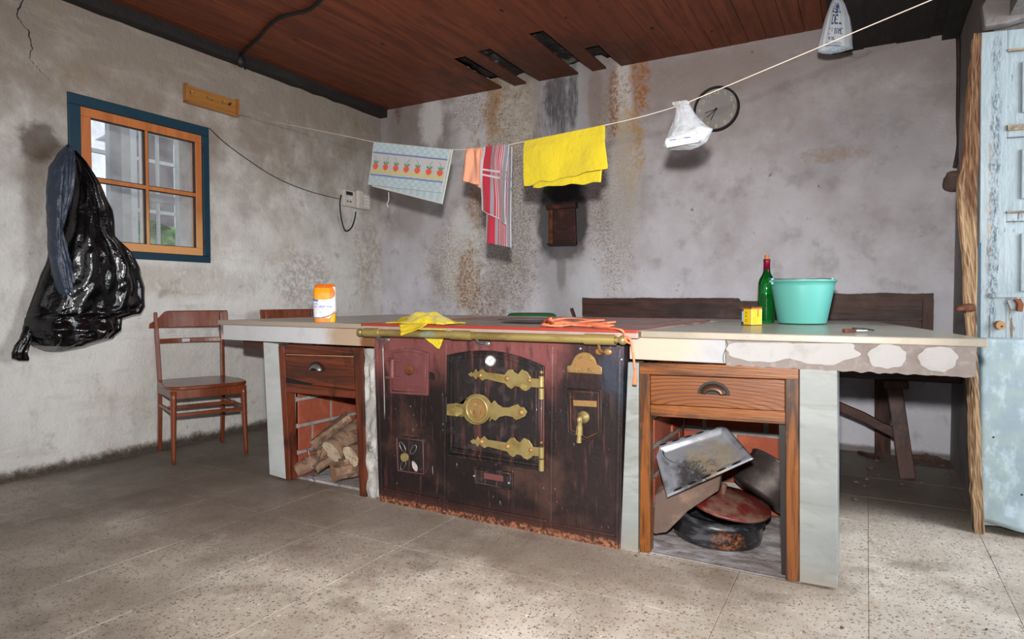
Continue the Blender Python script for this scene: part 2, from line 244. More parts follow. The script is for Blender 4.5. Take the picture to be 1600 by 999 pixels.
m_pot = mat('smoked_steel_pot', '#4a4240', .35, .6, layers=[('N', '#8d8580', 3, .5, .68, .6), ('N', '#1b1716', 5, .5, .66, .7)], bump=(30, .0008))
m_stone = mat('brown_stone_slab', '#5a4840', .9, layers=[('N', '#7a6356', 9, .5, .68, .7), ('N', '#453730', 5, .55, .7, .7)], bump=((20, .006),))
m_greyash = mat('ashy_cement', '#8b8382', .95, layers=[('N', '#5a504b', 14, .50, .62, .7, (1, 2, 1)), ('N', '#b0adb2', 5, .48, .65, .7), ('N', '#6a4f42', 22, .62, .72, .6)], bump=((30, .008),))
m_blue = mat('petrol_blue_paint', '#0c3242', .5, layers=[('N', '#0e2c3d', 6, .5, .7, .6), ('N', '#c3c4c0', 40, .74, .78, .7)], bump=(30, .001))
m_sash = wood('honey_pine_sash', '#b56b38', '#8a4a24', 2, .5, 3, .5, extra=[('G', '#cf9c66', 2, 1.75, 1.3, .75)])  # ramp pales the lower sash: daylight on it put into the colour
m_glass = glassmat('window_glass', haze=.10)
m_white = mat('white_paint', '#d4d6d6', .6, layers=[('N', '#b0b3b4', 6, .5, .7, .5)])
m_greyp = mat('grey_render', '#b4b6ba', .8, layers=[('N', '#7c7e82', 4, .5, .7, .5)])
m_bagk = mat('black_bin_plastic', '#08080a', .14, layers=(), bump=((6, .012), (15, .003)), spec=.6)
m_bagb = mat('blue_grey_bin_plastic', '#2b3342', .30, layers=[('N', '#465064', 18, .55, .68, .6)], bump=((20, .01),), spec=.5)
m_print = mat('printed_surface', '#ffffff', .55, attr='Col')
m_cloth = mat('woven_print', '#ffffff', .9, attr='Col', bump=((260, .0012), (35, .004), (9, .008)), sheen=.2)
m_yell = mat('yellow_cloth', '#bba714', .9, layers=[('N', '#b39a0a', 9, .5, .7, .5)], bump=((150, .0025), (30, .007), (9, .012)), sheen=.2)
m_yell2 = mat('faded_yellow_cloth', '#bfa520', .85, layers=[('N', '#ad9320', 12, .5, .7, .5)], bump=((120, .001), (20, .004)))
m_peach = mat('peach_cloth', '#c78c70', .9, layers=[('N', '#c98565', 12, .5, .7, .4)], bump=((150, .001),))
m_rope = mat('coral_plastic_rope', '#e2744f', .5, layers=[('N', '#f0a184', 30, .5, .66, .5)], bump=(200, .001))
m_line = mat('pale_line_cord', '#c9b9aa', .7)
m_cable = mat('black_cable', '#14100e', .6)
m_bucket = mat('turquoise_plastic', '#5aa298', .35, layers=[('N', '#65ada4', 4, .5, .7, .4)], coat=.1)
m_green = glassmat('green_bottle_glass', (.10, .72, .25), 1, .10, (.03, .40, .10))
m_capsule = mat('burgundy_foil', '#7c1030', .35, .3)
m_cork = mat('cork', '#a8703f', .9, layers=[('N', '#7a4a26', 50, .5, .7, .6)])
m_hook = wood('varnished_pine', '#9c6b35', '#7c4a1c', 1, .4, 4, .6, extra=[('V', ['#5a2f10', '#4a240c'], 14, .14)], coat=.3)
m_phone = mat('cream_plastic', '#bdb7ac', .45, layers=[('N', '#8f8678', 16, .55, .7, .5)])
m_phoned = mat('phone_display', '#262a24', .3)
m_vent = mat('rusty_brown_door', '#331a16', .7, .2, layers=[('N', '#5a3222', 9, .52, .68, .7)], bump=(50, .0015))
m_clockf = mat('dusty_clock_face', '#85827f', .35, layers=[('N', '#9b9aa0', 4, .45, .65, .6), ('N', '#a08c6c', 25, .66, .74, .6)], coat=.3)
m_gold = mat('worn_gold_paint', '#c0ad80', .6)
m_doorw = mat('flaking_white_blue_paint', '#7f8a8e', .7, layers=[('N', '#929ca0', 3, .45, .65, .6), ('N', '#50809c', 4, .58, .68, .6, (1, 1, .6)), ('N', '#59452f', 7, .64, .67, .9, (5, 5, .8)), ('N', '#33475e', 16, .66, .70, .7, (4, 4, 1)), ('B', '#33424f', tuple(onY(1553, 300, 3.23)), (.022, .3, .75), .9, 1.6, 12, .47, (3, 3, .8)), ('B', '#8d7a60', tuple(onY(1546, 320, 3.23)), (.012, .3, .5), .8, 1.4, 12, .49, (3, 3, .7)), ('N', '#8a7a66', 50, .70, .75, .6)], bump=((16, .006, (3, 3, .7)),))
m_zinc = mat('galvanised_sheet', '#83908f', .5, .2, layers=[('N', '#76858d', 14, .42, .62, .7), ('N', '#9fadb3', 22, .5, .66, .6, (1, 1, .6)), ('N', '#76868f', 3, .5, .7, .5, (2, 2, .4))], bump=(20, .001))
m_raw = mat('splintered_raw_wood', '#8f7457', .9, layers=[('N', '#5a3e2a', 3, .48, .60, .8, (14, 14, .8)), ('N', '#b59a78', 5, .55, .68, .6, (16, 16, .5)), ('N', '#33231a', 9, .64, .70, .8, (3, 3, 1)), ('B', '#4f2a14', (.44, 3.2, 1.75), (.3, .3, .45), .7, 1.2, 9, 0)], bump=((5, .008, (12, 12, .6)), (40, .003)))
m_pipe = mat('brown_pipe', '#2a1c19', .7, layers=[('N', '#4d3a33', 9, .5, .7, .6)])
m_redc = mat('red_cushion', '#8e2020', .8); m_greenc = mat('green_rim', '#1f6a3a', .7)
m_leaf = mat('hedge_leaves', '#5c8a3c', .9, layers=[('N', '#9ac46a', 12, .45, .62, .8)], bump=(12, .1))
m_ground = mat('yard_ground', '#8f8f86', .95)
m_rag = mat('rope_tassel', '#df6a45', .8)

# ------------------------------------------------------------------ mesh builder
class MB:
    def __init__(s): s.v = []; s.f = []; s.m = []; s.s = []; s.c = []
    def add(s, vs, fs, mi=0, sm=False, cols=None):
        o = len(s.v); s.v += [tuple(p) for p in vs]
        for i, f in enumerate(fs):
            s.f.append(tuple(o+j for j in f)); s.m.append(mi); s.s.append(sm); s.c.append(cols[i] if cols else (1, 1, 1))
        return s
    def box(s, a, b, mi=0):
        (x0, y0, z0), (x1, y1, z1) = a, b
        x0, x1 = min(x0, x1), max(x0, x1); y0, y1 = min(y0, y1), max(y0, y1); z0, z1 = min(z0, z1), max(z0, z1)
        return s.add([(x0, y0, z0), (x1, y0, z0), (x1, y1, z0), (x0, y1, z0), (x0, y0, z1), (x1, y0, z1), (x1, y1, z1), (x0, y1, z1)],
                     [(0, 3, 2, 1), (4, 5, 6, 7), (0, 1, 5, 4), (1, 2, 6, 5), (2, 3, 7, 6), (3, 0, 4, 7)], mi)
    def bar(s, a, b, w_, h_, up=(0, 0, 1), mi=0, taper=1):
        a, b = V(a), V(b); d = (b-a).normalized(); x = d.cross(V(up)).normalized(); y = x.cross(d)
        vs = []
        for p, k in ((a, 1), (b, taper)):
            for i, j in ((-1, -1), (1, -1), (1, 1), (-1, 1)): vs.append(p + x*(i*w_/2*k) + y*(j*h_/2*k))
        return s.add(vs, [(3, 2, 1, 0), (4, 5, 6, 7), (0, 1, 5, 4), (1, 2, 6, 5), (2, 3, 7, 6), (3, 0, 4, 7)], mi)
    def prism(s, poly, vec, mi=0):
        n = len(poly); vec = V(vec); vs = [V(p) for p in poly]+[V(p)+vec for p in poly]
        return s.add(vs, [tuple(range(n)), tuple(range(2*n-1, n-1, -1))]+[(i, n+i, n+(i+1) % n, (i+1) % n) for i in range(n)], mi)
    def cyl(s, a, b, r0, r1=None, n=16, mi=0, sm=True):
        r1 = r0 if r1 is None else r1; a, b = V(a), V(b); d = (b-a).normalized(); t = V((0, 0, 1)) if abs(d.z) < .9 else V((1, 0, 0))
        x = d.cross(t).normalized(); y = x.cross(d); vs = []
        for p, r in ((a, r0), (b, r1)):
            for i in range(n): an = 2*pi*i/n; vs.append(p+x*(r*math.cos(an))+y*(r*math.sin(an)))
        s.add(vs, [(i, (i+1) % n, n+(i+1) % n, n+i) for i in range(n)], mi, sm)
        if r0 > 1e-5: s.add(vs[:n], [tuple(range(n-1, -1, -1))], mi)
        if r1 > 1e-5: s.add(vs[n:], [tuple(range(n))], mi)
        return s
    def tube(s, pts, r, n=8, mi=0, smooth=4, rf=None):
        pts = [V(p) for p in pts]
        if smooth > 1 and len(pts) > 2:
            q = []
            for i in range(len(pts)-1):
                p0 = pts[max(i-1, 0)]; p1 = pts[i]; p2 = pts[i+1]; p3 = pts[min(i+2, len(pts)-1)]
                for k in range(smooth):
                    t = k/smooth; q.append(.5*((2*p1)+(p2-p0)*t+(2*p0-5*p1+4*p2-p3)*t*t+(3*p1-p0-3*p2+p3)*t**3))
            q.append(pts[-1]); pts = q
        x = None; vs = []
        for i, p in enumerate(pts):
            d = (pts[min(i+1, len(pts)-1)]-pts[max(i-1, 0)]); d = d.normalized() if d.length > 1e-9 else V((0, 0, 1))
            if x is None: x = d.cross(V((0, 0, 1)) if abs(d.z) < .9 else V((1, 0, 0))).normalized()
            x = (x-d*x.dot(d)).normalized(); y = d.cross(x); rr = rf(i/(len(pts)-1)) if rf else r
            for j in range(n): an = 2*pi*j/n; vs.append(p+x*(rr*math.cos(an))+y*(rr*math.sin(an)))
        m = len(pts); fs = [(i*n+j, i*n+(j+1) % n, (i+1)*n+(j+1) % n, (i+1)*n+j) for i in range(m-1) for j in range(n)]
        s.add(vs, fs+[tuple(range(n-1, -1, -1)), tuple((m-1)*n+j for j in range(n))], mi, True); return s
    def lathe(s, prof, n=32, M=None, mi=0):
        M = M or Matrix.Identity(4); vs = []; m = len(prof)
        for r, z in prof:
            for j in range(n): an = 2*pi*j/n; vs.append(M @ V((r*math.cos(an), r*math.sin(an), z)))
        return s.add(vs, [(i*n+j, i*n+(j+1) % n, (i+1)*n+(j+1) % n, (i+1)*n+j) for i in range(m-1) for j in range(n)], mi, True)
    def sph(s, c, r, n=12, mi=0, sc=(1, 1, 1)):
        c = V(c); vs = []; m = n//2
        for i in range(m+1):
            for j in range(n):
                a = pi*i/m; b = 2*pi*j/n; vs.append(c+V((r*sc[0]*math.sin(a)*math.cos(b), r*sc[1]*math.sin(a)*math.sin(b), r*sc[2]*math.cos(a))))
        return s.add(vs, [(i*n+j, (i+1)*n+j, (i+1)*n+(j+1) % n, i*n+(j+1) % n) for i in range(m) for j in range(n)], mi, True)
    def grid(s, fn, nu, nv, mi=0, col=None, sm=True, flip=False):
        vs = [fn(i/nu, j/nv) for j in range(nv+1) for i in range(nu+1)]; fs = []; cs = []
        for j in range(nv):
            for i in range(nu):
                a = j*(nu+1)+i; f = (a, a+1, a+nu+2, a+nu+1); fs.append(f[::-1] if flip else f)
                cs.append(col((i+.5)/nu, (j+.5)/nv) if col else (1, 1, 1))
        return s.add(vs, fs, mi, sm, cs)
def root(name, loc, label, cat, group=None, rz=0):
    o = bpy.data.objects.new(name, None); C.objects.link(o); o.location = loc; o.rotation_euler = (0, 0, rz); o.empty_display_size = .05
    o['label'] = label; o['category'] = cat
    if group: o['group'] = group
    return o
def sroot(name):
    o = bpy.data.objects.new(name, None); C.objects.link(o); o['kind'] = 'structure'; return o
def obj(name, mb, mats, parent=None, bevel=0, local=False, solid=0, label=None, cat=None, group=None, kind=None, weld=False):
    me = bpy.data.meshes.new(name); vs = mb.v; off = V((0, 0, 0))
    if parent is not None and not local:
        p = parent
        while p is not None: off += V(p.location); p = p.parent
    o = bpy.data.objects.new(name, me)
    if parent is None and cat:       # origin at the thing's base
        xs = [v[0] for v in vs]; ys = [v[1] for v in vs]; zs = [v[2] for v in vs]
        off = V(((min(xs)+max(xs))/2, (min(ys)+max(ys))/2, min(zs))); o.location = off
    me.from_pydata([(v[0]-off.x, v[1]-off.y, v[2]-off.z) for v in vs], [], mb.f)
    for m in (mats if isinstance(mats, (list, tuple)) else [mats]): me.materials.append(m)
    me.polygons.foreach_set('material_index', mb.m); me.polygons.foreach_set('use_smooth', mb.s)
    if any(c != (1, 1, 1) for c in mb.c):
        at = me.color_attributes.new('Col', 'FLOAT_COLOR', 'CORNER'); d = []
        for p in me.polygons:
            c = mb.c[p.index]; d += [c[0], c[1], c[2], 1]*p.loop_total
        at.data.foreach_set('color', d)
    me.update(); C.objects.link(o)
    if parent is not None: o.parent = parent
    if solid: q = o.modifiers.new('solid', 'SOLIDIFY'); q.thickness = solid; q.offset = 0
    if bevel: q = o.modifiers.new('bevel', 'BEVEL'); q.width = bevel; q.segments = 2; q.limit_method = 'ANGLE'; q.angle_limit = .6
    if label: o['label'] = label
    if cat: o['category'] = cat
    if group: o['group'] = group
    if kind: o['kind'] = kind
    return o
def linkcopy(o, parent=None, loc=None):
    c = o.copy(); C.objects.link(c)
    if parent is not None: c.parent = parent
    if loc is not None: c.location = loc
    return c
def text(name, s_, size, M, mat_, parent, ext=.001, align='CENTER', sp=1.0):
    cu = bpy.data.curves.new(name, 'FONT'); cu.body = s_; cu.size = size; cu.extrude = ext; cu.align_x = align; cu.align_y = 'CENTER'; cu.resolution_u = 3; cu.space_character = sp
    t = bpy.data.objects.new('t', cu); C.objects.link(t); dg = bpy.context.evaluated_depsgraph_get()
    me = bpy.data.meshes.new_from_object(t.evaluated_get(dg)); bpy.data.objects.remove(t); me.transform(M)
    off = V((0, 0, 0)); p = parent
    while p is not None: off += V(p.location); p = p.parent
    me.transform(Matrix.Translation(-off)); me.materials.clear(); me.materials.append(mat_)
    o = bpy.data.objects.new(name, me); C.objects.link(o); o.parent = parent; return o
def poly(pts, Y): return [onY(x, y, Y) for x, y in pts]
def slab(pts, Y, th, mb=None, mi=0):         # a board standing in the plane y=Y, going back by th
    mb = mb or MB(); return mb.prism(poly(pts, Y), (0, th, 0), mi)
TX = Matrix(((1, 0, 0, 0), (0, 0, -1, 0), (0, 1, 0, 0), (0, 0, 0, 1)))     # text standing, facing -y

# ================================================================== SETTING
# floor of terrazzo tiles
fl_ = sroot('floor')
obj('screed', MB().box((-4.3, -1.6, -.08), (2.2, 4.8, -.012)), m_grout, fl_)
T = .4; g_ = .0007; c_ = .0012
tm = MB(); a = T/2-g_; b = a-c_
tm.add([(-a, -a, -.014), (a, -a, -.014), (a, a, -.014), (-a, a, -.014), (-a, -a, -c_*.6), (a, -a, -c_*.6), (a, a, -c_*.6), (-a, a, -c_*.6), (-b, -b, 0), (b, -b, 0), (b, b, 0), (-b, b, 0)],
       [(8, 9, 10, 11)]+[(4+i, 4+(i+1) % 4, 8+(i+1) % 4, 8+i) for i in range(4)]+[(i, (i+1) % 4, 4+(i+1) % 4, 4+i) for i in range(4)])
first = None
for i in range(-10, 5):
    for j in range(-9, 7):
        x = .02+T*(i+.5); y = YC+T*(j+.5)
        if x < -4.0 or y > 4.7 or x > 1.9: continue
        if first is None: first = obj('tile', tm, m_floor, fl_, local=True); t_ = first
        else: t_ = linkcopy(first, fl_)
        t_.location = (x, y, R.uniform(-.0008, .0008)); t_.rotation_euler = (R.uniform(-.001, .001), R.uniform(-.001, .001), 0)
# left wall with window opening
W0, W1, WZ0, WZ1 = 1.925, 2.80, 1.215, 2.135
def jag(mb, x0, x1, y0, y1, z0, z1): mb.box((x0, y0, z0), (x1, y1, z1))
mb = MB(); T0 = XL-.32
jag(mb, T0, XL, -1.6, W0, -.02, 3.0); jag(mb, T0, XL, W1, 4.9, -.02, 3.0); jag(mb, T0, XL, W0, W1, -.02, WZ0); jag(mb, T0, XL, W0, W1, WZ1, 3.0)
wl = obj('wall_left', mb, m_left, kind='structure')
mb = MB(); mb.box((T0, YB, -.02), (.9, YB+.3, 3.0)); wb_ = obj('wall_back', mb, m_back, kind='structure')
mb = MB(); mb.box((XR, 3.36, -.02), (XR+.3, YB, 3.0)); mb.box((XR+.2, 3.48, -.02), (2.2, 3.7, 3.0)); mb.box((XR, -1.6, -.02), (XR+.3, 1.25, 3.0)); mb.box((XR+.03, 1.25, 2.1), (XR+.3, 3.26, 3.0)); mb.box((XR+.25, 3.45, 2.09), (1.6, 3.5, 3.0))
wr = obj('wall_right', mb, m_right, kind='structure')
obj('wall_front', MB().box((T0, -1.8, -.02), (.75, -1.6, 3.0)), m_front, kind='structure')
# plaster stump above the door
mb = MB(); mb.prism([V((.40, 3.215, 2.075)), V((.47, 3.215, 2.075)), V((.56, 3.215, 2.09)), V((.60, 3.215, 2.2)), V((.56, 3.215, 2.33)), V((.49, 3.215, 2.42)), V((.45, 3.215, 2.28)), V((.39, 3.215, 2.16))], (0, .06, 0))
obj('lintel_plaster', mb, m_right, wr, bevel=.006)
# crack and cable marks on left wall
def crack(pts, wd, parent, nm='crack'):
    mb = MB(); q = []
    for i in range(len(pts)-1):
        for k in range(7):
            t = k/7; q.append((pts[i][0]*(1-t)+pts[i+1][0]*t+R.uniform(-1.5, 1.5), pts[i][1]*(1-t)+pts[i+1][1]*t))
    q.append(pts[-1]); ps = [onX(x, y, XL) for x, y in q]; n = len(ps)
    vs = []
    for i, p in enumerate(ps):
        ww = wd*(1-i/n*.75)*R.uniform(.5, 1.3); vs += [p+V((.0012, -ww, 0)), p+V((.0012, ww, 0))]
    mb.add(vs, [(2*i, 2*i+1, 2*i+3, 2*i+2) for i in range(n-1)]); obj(nm, mb, m_dark, parent)
crack([(36, 0), (25, 25), (45, 50), (50, 75), (46, 92), (60, 108), (80, 128)], .004, wl)
crack([(570, 332), (580, 336), (592, 335)], .002, wl); crack([(598, 390), (597, 440), (596, 490)], .003, wl)
# ceiling boards
ce = sroot('ceiling')
obj('roof_deck', MB().box((T0, -1.6, 2.95), (2.2, 4.9, 3.0)), m_void, ce)
obj('roof_side', MB().box((-.23, .6, 2.715), (-.215, 4.56, 2.95)), m_black, ce)
obj('insulation_scrap', MB().grid(lambda u, v: V((-2.75+1.4*u, 3.6+.95*v, 2.80+.05*noise.noise(V((u*14, v*10, 2))))), 30, 20), m_void, ce, solid=.02)
pw = .1135; x0 = -2.42
def plank(name, xa, ya, yb, par, src=None):
    mb = MB(); th = .014; c = .0022; wd = pw-.0022
    prof = [(0, th), (0, c), (c, 0), (wd-c, 0), (wd, c), (wd, th)]
    vs = [(x, y, z) for y in (0, yb-ya) for x, z in prof]; n = 6
    mb.add(vs, [tuple(range(n)), tuple(range(2*n-1, n-1, -1))]+[(i, n+i, n+(i+1) % n, (i+1) % n) for i in range(n)])
    o = obj(name, mb, m_plank, par, local=True); o.location = (xa, ya, 2.7); return o
pl0 = None
for k in range(-13, 20):
    xa = x0+k*pw
    if xa < -3.90 or xa > -.24: continue
    holes = {0: 3.81, -2: 3.84, 4: 3.72, 6: 4.12}
    if k in holes: plank('plank', xa, -1.6, holes[k], ce); continue
    if pl0 is None: pl0 = plank('plank', xa, -1.6, 4.57, ce)
    else: linkcopy(pl0, ce, (xa, -1.6, 2.7+R.uniform(0, .0025)))
# timbers
tr = sroot('trim_1')
def rough_beam(mb, a, b, n=26, amp=.012):
    (x0_, y0, z0), (x1_, y1, z1) = a, b
    def f(u, v):
        per = [(x0_, z0), (x1_, z0), (x1_, z1), (x0_, z1), (x0_, z0)]; s_ = u*4; i = min(int(s_), 3); t = s_-i
        x = per[i][0]*(1-t)+per[i+1][0]*t; z = per[i][1]*(1-t)+per[i+1][1]*t; y = y0+(y1-y0)*v
        return V((x+amp*noise.noise(V((x*3, y*5, z*3)))*(1 if 0 < u < 1 else 1), y, z+amp*noise.noise(V((x*3+9, y*9, z*3)))))
    mb.grid(f, 16, n*2)
mb = MB(); rough_beam(mb, (XL-.01, -1.5, 2.63), (-3.855, 4.56, 2.74)); obj('wall_plate_beam', mb, m_black, tr)
tr2 = sroot('trim_2')
for i in range(4):
    mb = MB(); xa = -.22+i*.175; z_ = .006*(i % 2); mb.prism([V((xa+.002, 4.565, 2.525+z_)), V((xa+.178, 4.565, 2.525+z_)), V((xa+.178, .6, 2.93+z_)), V((xa+.002, .6, 2.93+z_))][::-1], (0, 0, .03)); obj('sooty_board', mb, m_black, tr2)
mb = MB(); rough_beam(mb, (.36, 1.2, 2.50), (.46, 4.565, 2.6), amp=.01); obj('header_beam', mb, m_black, tr2)
mb = MB(); mb.box((.44, 1.2, 2.43), (1.6, 3.21, 2.56)); obj('lintel_beam', mb, m_black, tr2)

# window in the left wall
wi = sroot('window_1')
def wbox(mb, y0, y1, z0, z1, xo, xi): mb.box((XL+xo, y0, z0), (XL+xi, y1, z1))
for (y0, y1, z0, z1) in ((W0, W1, WZ1-.062, WZ1), (W0, W1, WZ0, WZ0+.045), (W0, W0+.066, WZ0+.045, WZ1-.062), (W1-.05, W1, WZ0+.045, WZ1-.062)):
    mb = MB(); wbox(mb, y0, y1, z0, z1, -.10, .012); obj('window_frame', mb, m_blue, wi, bevel=.004)
S0, S1, SZ0, SZ1 = W0+.068, W1-.052, WZ0+.047, WZ1-.064
for (y0, y1, z0, z1) in ((S0, S1, SZ1-.052, SZ1), (S0, S1, SZ0, SZ0+.05), (S0, S0+.055, SZ0+.05, SZ1-.052), (S1-.045, S1, SZ0+.05, SZ1-.052)):
    mb = MB(); wbox(mb, y0, y1, z0, z1, -.05, .004); obj('sash', mb, m_sash, wi, bevel=.003)
ym = (S0+.055+S1-.045)/2; zm = (SZ0+SZ1)/2
mb = MB(); wbox(mb, ym-.009, ym+.009, SZ0+.05, SZ1-.052, -.045, .0); obj('glazing_bar', mb, m_sash, wi, bevel=.002)
for ya, yb in ((S0+.055, ym-.009), (ym+.009, S1-.045)):
    mb = MB(); wbox(mb, ya, yb, zm-.012, zm+.012, -.045, .0); obj('glazing_bar', mb, m_sash, wi, bevel=.002)
    for za, zb in ((SZ0+.05, zm-.012), (zm+.012, SZ1-.052)):
        mb = MB(); wbox(mb, ya, yb, za, zb, -.030, -.027); obj('pane', mb, m_glass, wi)
        mb = MB()
        for (p, q, r_, s_) in ((ya, yb, za, za+.004), (ya, yb, zb-.004, zb), (ya, ya+.004, za, zb), (yb-.004, yb, za, zb)): wbox(mb, p, q, r_, s_, -.026, -.005)
        obj('glazing_seal', mb, m_dark, wi)
for z in (SZ0+.06, SZ1-.12):
    obj('hinge', MB().cyl((XL+.008, S1+.004, z), (XL+.008, S1+.004, z+.05), .006), m_dark, wi)
# glazed gallery outside
ga = sroot('window_2')
XG = -5.5
for i in range(9):
    y = 1.3+i*.62; mb = MB(); mb.box((XG-.03, y, .5), (XG+.03, y+.05, 3.2)); obj('gallery_mullion', mb, m_white, ga)
    mb = MB(); mb.box((XG-.002, y+.05, .9), (XG+.002, y+.62, 3.1)); obj('pane', mb, m_glass, ga)
for z in (.85, 1.28, 1.72, 2.16, 2.6, 3.1):
    obj('gallery_rail', MB().box((XG-.02, 1.3, z), (XG+.02, 6.8, z+.03)), m_white, ga)
obj('gallery_parapet', MB().box((XG-.05, .6, -.05), (XG+.05, 6.8, .87)), m_white, ga)
def gpost(x, pa, pb, m, d=.06): a_ = onX(pa, 260, x).y; b_ = onX(pb, 260, x).y; obj('gallery_post', MB().box((x-d, min(a_, b_), -.05), (x, max(a_, b_), 3.2)), m, ga)
gpost(-4.9, 172, 190, m_greyp); gpost(-4.96, 188, 204, m_white); gpost(-4.9, 279, 300, m_white); gpost(-5.1, 224, 229, m_white); gpost(-5.1, 246, 249, m_white, .03)
obj('gallery_rail', MB().box((-5.0, onX(230, 300, -5.0).y, onX(250, 318, -5.0).z), (-4.96, onX(300, 300, -5.0).y, onX(250, 306, -5.0).z)), m_greyp, ga)
a_ = onX(228, 300, -11); b_ = onX(272, 300, -11)
ob = root('outbuilding', (-11.5, (a_.y+b_.y)/2, -.1), 'dull brown building seen hazily through the right half of the window', 'building')
obj('wall', MB().box((-12, a_.y, -.1), (-11, b_.y, onX(250, 215, -11).z)), mat('brown_block_wall', '#7d7173', .9, layers=[('N', '#5c5052', 2, .45, .65, .6)]), ob)
obj('roof', MB().prism([V((-12.2, a_.y-.2, onX(250, 215, -11).z)), V((-10.8, a_.y-.2, onX(250, 215, -11).z)), V((-11.5, a_.y-.2, onX(250, 205, -11).z))], (0, b_.y-a_.y+.4, 0)), m_greyp, ob)
obj('yard_ground', MB().box((-14, -4, -.6), (-4.26, 12, -.08)), m_ground, kind='structure')
mb = MB()
mb.grid(lambda u, v: V((-9+.5*noise.noise(V((u*30, v*9, 0))), 1+9*u, -.1+2.15*v+.12*noise.noise(V((u*22, v*4, 5))))), 120, 24)
mb.grid(lambda u, v: V((-9-.9*v, 1+9*u, 2.05+.12*noise.noise(V((u*22, 4, 5)))+.06*noise.noise(V((u*40, v*6, 1))))), 120, 8)
obj('hedge', mb, m_leaf, label='blurred green hedge seen through the window beyond the white gallery', cat='hedge')

# door leaf, swung open against the far reveal
do = sroot('door_1')
DO = V((.407, 3.225, 0)); DU = V((.975, .22, 0)).normalized(); DN = V((DU.y, -DU.x, 0))     # DN faces the room
def dp(u, z, n=0): return DO+DU*(u+(.9-z)*.016)+V((0, 0, z))+DN*n     # hangs a little askew
def dbox(mb, u0, u1, z0, z1, n0, n1, mi=0):
    return mb.add([dp(u0, z0, n0), dp(u1, z0, n0), dp(u1, z0, n1), dp(u0, z0, n1), dp(u0, z1, n0), dp(u1, z1, n0), dp(u1, z1, n1), dp(u0, z1, n1)],
                  [(0, 3, 2, 1), (4, 5, 6, 7), (0, 1, 5, 4), (1, 2, 6, 5), (2, 3, 7, 6), (3, 0, 4, 7)], mi)
obj('stile', dbox(MB(), 0, .092, .03, 2.055, -.035, .0), m_doorw, do, bevel=.003)
obj('stile', dbox(MB(), .66, .752, .03, 2.055, -.035, .0), m_doorw, do, bevel=.003)
for z0, z1 in ((1.975, 2.055), (1.625, 1.672), (1.285, 1.325), (.80, .95), (.03, .2)):
    obj('rail', dbox(MB(), .092, .66, z0, z1, -.035, -.001), m_doorw, do, bevel=.003)
for z0, z1 in ((1.672, 1.975), (1.325, 1.625), (.95, 1.285), (.2, .80)):
    mb = MB(); dbox(mb, .092, .66, z0, z1, -.03, -.016); dbox(mb, .145, .61, z0+.05, z1-.05, -.02, -.006); obj('panel', mb, m_doorw, do, bevel=.004)
dbm = MB(); dbox(dbm, .092, .66, 1.968, 1.976, -.01, .004); dbox(dbm, .092, .66, 1.650, 1.672, -.01, .008); dbox(dbm, .092, .66, 1.317, 1.325, -.01, .006); obj('moulding', dbm, wood('bare_moulding', '#8d7a63', '#2f2a28', 0, .8), do)
# galvanised sheet over the lower half with a curled corner
def sheet(u, v):
    uu = .004+.75*u; z = .035+.775*v; n = .003+.0015*noise.noise(V((uu*6, z*6, 0)))
    k = max(0, .16-z)/.16; k2 = max(0, min(1, (uu-.03)/.1))
    n += .075*k*k*k2; z -= .01*k*k2
    return dp(uu, z+.012*k*(1-k2), n)
obj('zinc_sheet', MB().grid(sheet, 40, 40), m_zinc, do, solid=.0015)
for u, z in ((.02, .79), (.16, .60), (.2, .5), (.15, .17), (.05, .4)):
    obj('nail', MB().cyl(dp(u, z, .001), dp(u, z, .006), .004, n=8), m_dark, do)
obj('lock_strip', dbox(MB(), .03, .15, .975, .992, 0, .01), m_doorw, do, bevel=.002)
mb = MB(); mb.prism([dp(.092, .965, .003), dp(.13, .975, .003), dp(.142, .945, .003), dp(.138, .92, .003), dp(.105, .925, .003)], DN*.008); obj('latch_plate', mb, m_steel, do, bevel=.002)
mb = MB(); mb.prism([dp(.112, .967, .012), dp(.135, .972, .012), dp(.145, .945, .012), dp(.14, .918, .012), dp(.122, .92, .012), dp(.124, .95, .012)], DN*.012); obj('latch_bolt', mb, m_rust, do, bevel=.002)
obj('keyhole_plate', dbox(MB(), .035, .085, .81, .905, 0, .004), m_doorw, do, bevel=.002)
mb = MB(); mb.cyl(dp(.065, .862, .003), dp(.065, .862, .028), .019, .017); obj('lock_cylinder', mb, m_brass2, do)
mb = MB(); mb.cyl(dp(.068, .858, .028), dp(.068, .858, .0295), .004); obj('keyhole', mb, m_dark, do)
# eroded door post
po = sroot('trim_3')
def post(L, Rr, name, m, Y, th):
    n = 60; rowsL = []; mb = MB()
    def ip(tab, t):
        y = tab[0][1]+(tab[-1][1]-tab[0][1])*t
        for a_, b_ in zip(tab, tab[1:]):
            if a_[1] <= y <= b_[1]: k = (y-a_[1])/(b_[1]-a_[1]); return a_[0]+(b_[0]-a_[0])*k, y
        return tab[-1]
    def f(u, v):
        (xl, y), (xr, _) = ip(L, v), ip(Rr, v); amp = 2.2
        xl += amp*noise.noise(V((0, y*.09, 3))); u_ = u*2 if u < .5 else 1-(u-.5)*2
        side = 0 if u < .5 else 1
        x = xl+(xr-xl)*min(u_, 1); p = onY(x, y, Y)
        p.y += -.006*noise.noise(V((x*.5, y*.09, 1))) + (th if side else 0) + .004*noise.noise(V((x*.5, y*.02, 8))); return p
    mb.grid(f, 20, n, sm=False)
    return obj(name, mb, m, po)
post([(1522, 52), (1512, 150), (1507, 240), (1497, 290), (1500, 350), (1506, 400), (1508, 470), (1514, 530), (1512, 560), (1515, 640), (1517, 740), (1523, 838)], [(1536, 52), (1533, 150), (1533, 240), (1530, 290), (1530, 350), (1530, 400), (1529, 470), (1528, 530), (1530, 560), (1533, 640), (1536, 740), (1541, 838)], 'door_post', m_raw, 3.20, .07)
